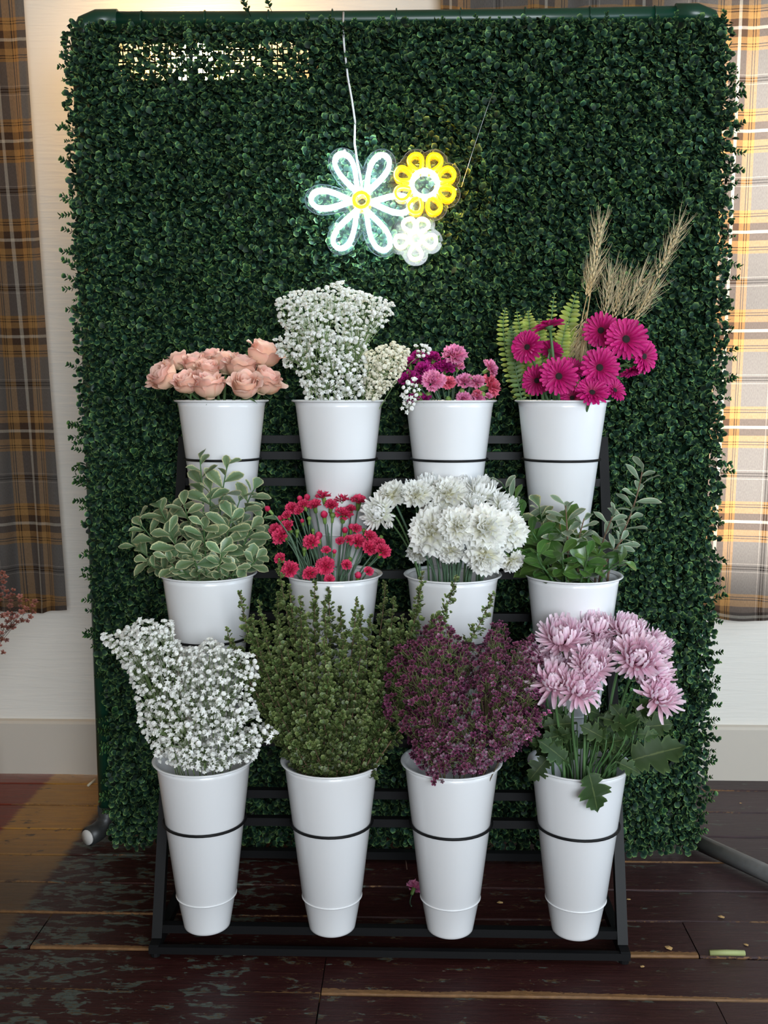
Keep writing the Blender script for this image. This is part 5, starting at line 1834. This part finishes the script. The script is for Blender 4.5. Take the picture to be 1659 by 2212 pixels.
poly = [(-220, 1200), (-100, 1180), (-20, 1225), (10, 1240), (22, 1268), (42, 1285), (85, 1298), (80, 1315), (58, 1345), (40, 1352), (18, 1368), (5, 1420), (-60, 1480), (-200, 1450), (-260, 1350)]
bunch('dried_spray', 'dried dusty pink flower spray at the left edge below the curtain', 'dried flowers', 'dried flowers at the left edge', bunch_points(poly, 330, jy, .16, -.02, 10), Vector((jar_p.x, jy, .42)), 9, DRY, 'bloom', metres(7.5, jy), M_DST, extra=needles, where=('dried dusty pink flower spray', 'the bunch at the left picture edge'))

# ------------------------------------------------------------------ olive greenery with tiny leaves (bottom row)
M_MYR = plant('olive_small_leaf', [(0, (.042, .066, .016)), (.5, (.082, .120, .034)), (.85, (.16, .20, .070)), (1, (.27, .30, .13))], rough=.5, var=.62, hue=.02, trans=.15, use_attr_rnd=True)
B = bucket(2, 1)
GMY = 'small-leaved olive greenery branches, bottom row'


def myrtle(tip, dy, label=None, bend=None, dense=1.0, tone=0.5, from_rim=.06):
    p = at(tip[0], tip[1], B.y + dy)
    bk = B
    h = Vector((p.x - bk.x, p.y - bk.y, 0))
    rim = Vector((bk.x, bk.y, bk.z - .03)) + h * (.32 if h.length < .2 else .28) + Vector((random.uniform(-.02, .02), random.uniform(-.02, .02), 0))
    root = Vector((bk.x + random.uniform(-.02, .02), bk.y + random.uniform(-.02, .02), bk.z - .25))
    ln = (p - rim).length
    mid = rim.lerp(p, .55) + (Vector((h.x * .25, h.y * .1, .06)) if bend is None else Vector(bend))
    C = bez([rim, rim + Vector((h.x * .2, h.y * .2, ln * .30)), mid, p], 26)
    t = thing('greenery_branch', label or 'arching olive branch packed with tiny leaves, bottom-row greenery bucket', 'greenery', root, None if label else GMY)
    r_ = np.array(root)
    full = np.concatenate([np.array([tuple(root), tuple(root.lerp(rim, .5))]), C])
    stem_part(t, full, .0022, .0008, M_WSTEM, 'stem', 5)
    seg = np.linalg.norm(np.diff(C, axis=0), axis=1); cum = np.concatenate([[0], np.cumsum(seg)])
    n = int(cum[-1] / .00085 * dense)
    s = np.sort(rng.uniform(0, cum[-1], n)); i = np.clip(np.searchsorted(cum, s) - 1, 0, len(C) - 2)
    q = C[i] + (C[i + 1] - C[i]) * ((s - cum[i]) / seg[i])[:, None]
    tg = (C[i + 1] - C[i]) / seg[i][:, None]
    # leaves sit on short side twigs, so the branch is a plume
    tw = np.floor(s / .011)
    a = (tw * 2.4 + rng.normal(0, .35, n))
    s1 = np.cross(tg, [0, -1, .2]); s1 /= np.linalg.norm(s1, axis=1, keepdims=True) + 1e-9; s2 = np.cross(tg, s1)
    side = s1 * np.cos(a)[:, None] + s2 * np.sin(a)[:, None]
    reach = rng.uniform(0, 1, n) * .017 * np.interp(s / cum[-1], [0, .75, 1], [.9, 1, .12])
    q = q + side * reach[:, None] + tg * (reach * .9)[:, None]
    b2 = rng.uniform(0, 6.28, n)
    side2 = s1 * np.cos(b2)[:, None] + s2 * np.sin(b2)[:, None]
    d1 = side2 + side * .5 + tg * rng.uniform(.3, .9, n)[:, None]
    nr = tg * .9 - side2 * .4 + rng.normal(0, .25, (n, 3)) + np.array([0, -.3, .25])
    size = rng.uniform(.0080, .0125, n) * np.interp(s / cum[-1], [0, .8, 1], [1, 1, .6])
    V, Fc, E_, R_ = scatter_leaves(q - r_, d1, nr, size, np.clip(rng.normal(tone, .20, n) + .45 * (s / cum[-1] - .55), 0, 1))
    lf = add('leaves', build('leaves', V, Fc, M_MYR, True, {'edge': E_, 'rnd': R_}), t)
    lf['kind'] = 'stuff'
    return t


acc = []
for tip, dy, lab in (((985, 1246), -.11, 'olive branch tip standing in front of the white carnation bucket'),
                     ((1064, 1282), -.11, 'olive branch slanting right across the white carnation bucket'),
                     ((912, 1236), -.06, 'olive branch rising at the left of the white carnation bucket'),
                     ((518, 1278), -.08, 'olive branch reaching left across the variegated foliage bucket'),
                     ((490, 1358), -.09, 'olive branch pointing left above the bottom left baby\'s breath'),
                     ((602, 1212), -.03, 'thin olive branch rising in front of the small red carnations')):
    myrtle(tip, dy, lab, tone=.6)
for tip, dy in (((560, 1300), -.04), ((545, 1330), -.08), ((625, 1265), -.05), ((650, 1290), -.09), ((680, 1255), -.05), ((700, 1300), -.1), ((735, 1310), -.06), ((770, 1295), -.08), ((800, 1330), -.05),
                ((832, 1255), -.04), ((850, 1290), -.07), ((870, 1330), -.05), ((905, 1290), -.06), ((935, 1330), -.1), ((880, 1370), -.08), ((520, 1400), -.06), ((540, 1440), -.05), ((575, 1380), -.1), ((600, 1340), -.11),
                ((620, 1400), -.13), ((660, 1360), -.13), ((700, 1380), -.15), ((740, 1370), -.13), ((780, 1380), -.12), ((820, 1390), -.1), ((840, 1430), -.06), ((850, 1350), -.02), ((570, 1470), -.1), ((610, 1480), -.13),
                ((660, 1450), -.15), ((710, 1450), -.15), ((760, 1450), -.14), ((810, 1470), -.1), ((590, 1540), -.1), ((640, 1540), -.13), ((690, 1530), -.14), ((740, 1540), -.13), ((790, 1550), -.11), ((825, 1560), -.06),
                ((570, 1590), -.08), ((620, 1600), -.12), ((670, 1610), -.12), ((730, 1610), -.12), ((780, 1615), -.1), ((600, 1290), .0), ((710, 1270), .02), ((780, 1310), .02), ((655, 1320), .0), ((560, 1510), -.04), ((590, 1430), -.03)):
    acc.append((myrtle(tip, dy, tone=.35 + .4 * random.random(), dense=1.0 if tip[1] < 1500 else 1.3), tip[0], -tip[1]))
label_by_place(acc, 'small-leaved olive branch', 'the bottom-row greenery, counted by branch tips', 5)

# ================================================================== LITTER ON THE FLOOR
def pinkroot(cb, ax):
    tip = on_floor(889, 1958, .006)
    return bez([cb, cb - ax * .03, tip + Vector((0, 0, .004)), tip], 8), tip


fl = Vector((0, 2.42, .30))
p = on_floor(895, 1915, .022)
carnation('fallen_carnation', 'fallen pink carnation on the floor under the stand', 'carnation', 895, 1916, 17, p.y - 2.42, (.25, .6, .45), C_PINK, fl, None, L_MED, calyx=.8, stem_r=.0016, root_free=pinkroot)
M_STRAW = simple('pale_stalk', (.62, .58, .45), rough=.7)
M_GSTALK = simple('green_stalk', (.30, .33, .13), rough=.6)
M_BIT = simple('dry_bit', (.42, .26, .10), rough=.8)


def litter(name, label, pts, r, mat, cat='litter', z=.004):
    P = [on_floor(a, b_, z) for a, b_ in pts]
    o = thing(name, label, cat, P[0], None, None)
    add('stalk', MB().add(*tube([tuple(q - P[0]) for q in P], r, 6)).mesh(name, mat), o)
    return o


litter('cut_stalk', 'short pale stalk on the ochre floor boards near the left wall', [(190, 1697), (198, 1690), (206, 1684)], .0042, M_STRAW)
litter('cut_stalk', 'curled white stem scrap in front of the stand', [(525, 2062), (535, 2061), (545, 2060), (549, 2056)], .0028, M_STRAW)
litter('cut_stalk', 'thick pale green cut stem on the boards at the right', [(1533, 2058), (1570, 2058), (1609, 2059)], [.0065, .007, .0065], M_GSTALK, z=.007)
litter('twig', 'small forked brown twig on the floor under the stand', [(879, 1878), (877, 1862), (872, 1850)], .0014, M_DST)


def flake(label, px, py, s, mat):
    q = on_floor(px, py, .002)
    me = build('flake', np.array([(-.5, -.3, 0), (.1, -.42, .08), (.55, .0, .02), (.2, .4, .10), (-.45, .25, .03), (0, 0, .14)]) * s, np.array([(5, 0, 1), (5, 1, 2), (5, 2, 3), (5, 3, 4), (5, 4, 0)]), mat, False)
    o = thing('petal_scrap', label, 'litter', q, None, me)
    o.rotation_euler = (0, 0, random.random() * 6)


for px, py, s, lab in ((1558, 1981, .016, 'dry yellow leaf scrap on the right-hand boards'), (1445, 2048, .020, 'tan leaf scrap right of the stand foot'), (1612, 2041, .012, 'tan scrap near the right edge of the floor'),
                       (1358, 1943, .011, 'yellow petal scrap just right of the stand'), (1388, 2088, .010, 'small tan scrap in front of the right stand foot'), (347, 1880, .009, 'white petal scrap beside the left stand upright'),
                       (1080, 1950, .016, 'tan bark scrap on the dark floor between two buckets'), (1600, 1735, .009, 'pale scrap on the boards by the right wall')):
    flake(lab, px, py, s, M_BIT if 'white' not in lab else M_STRAW)
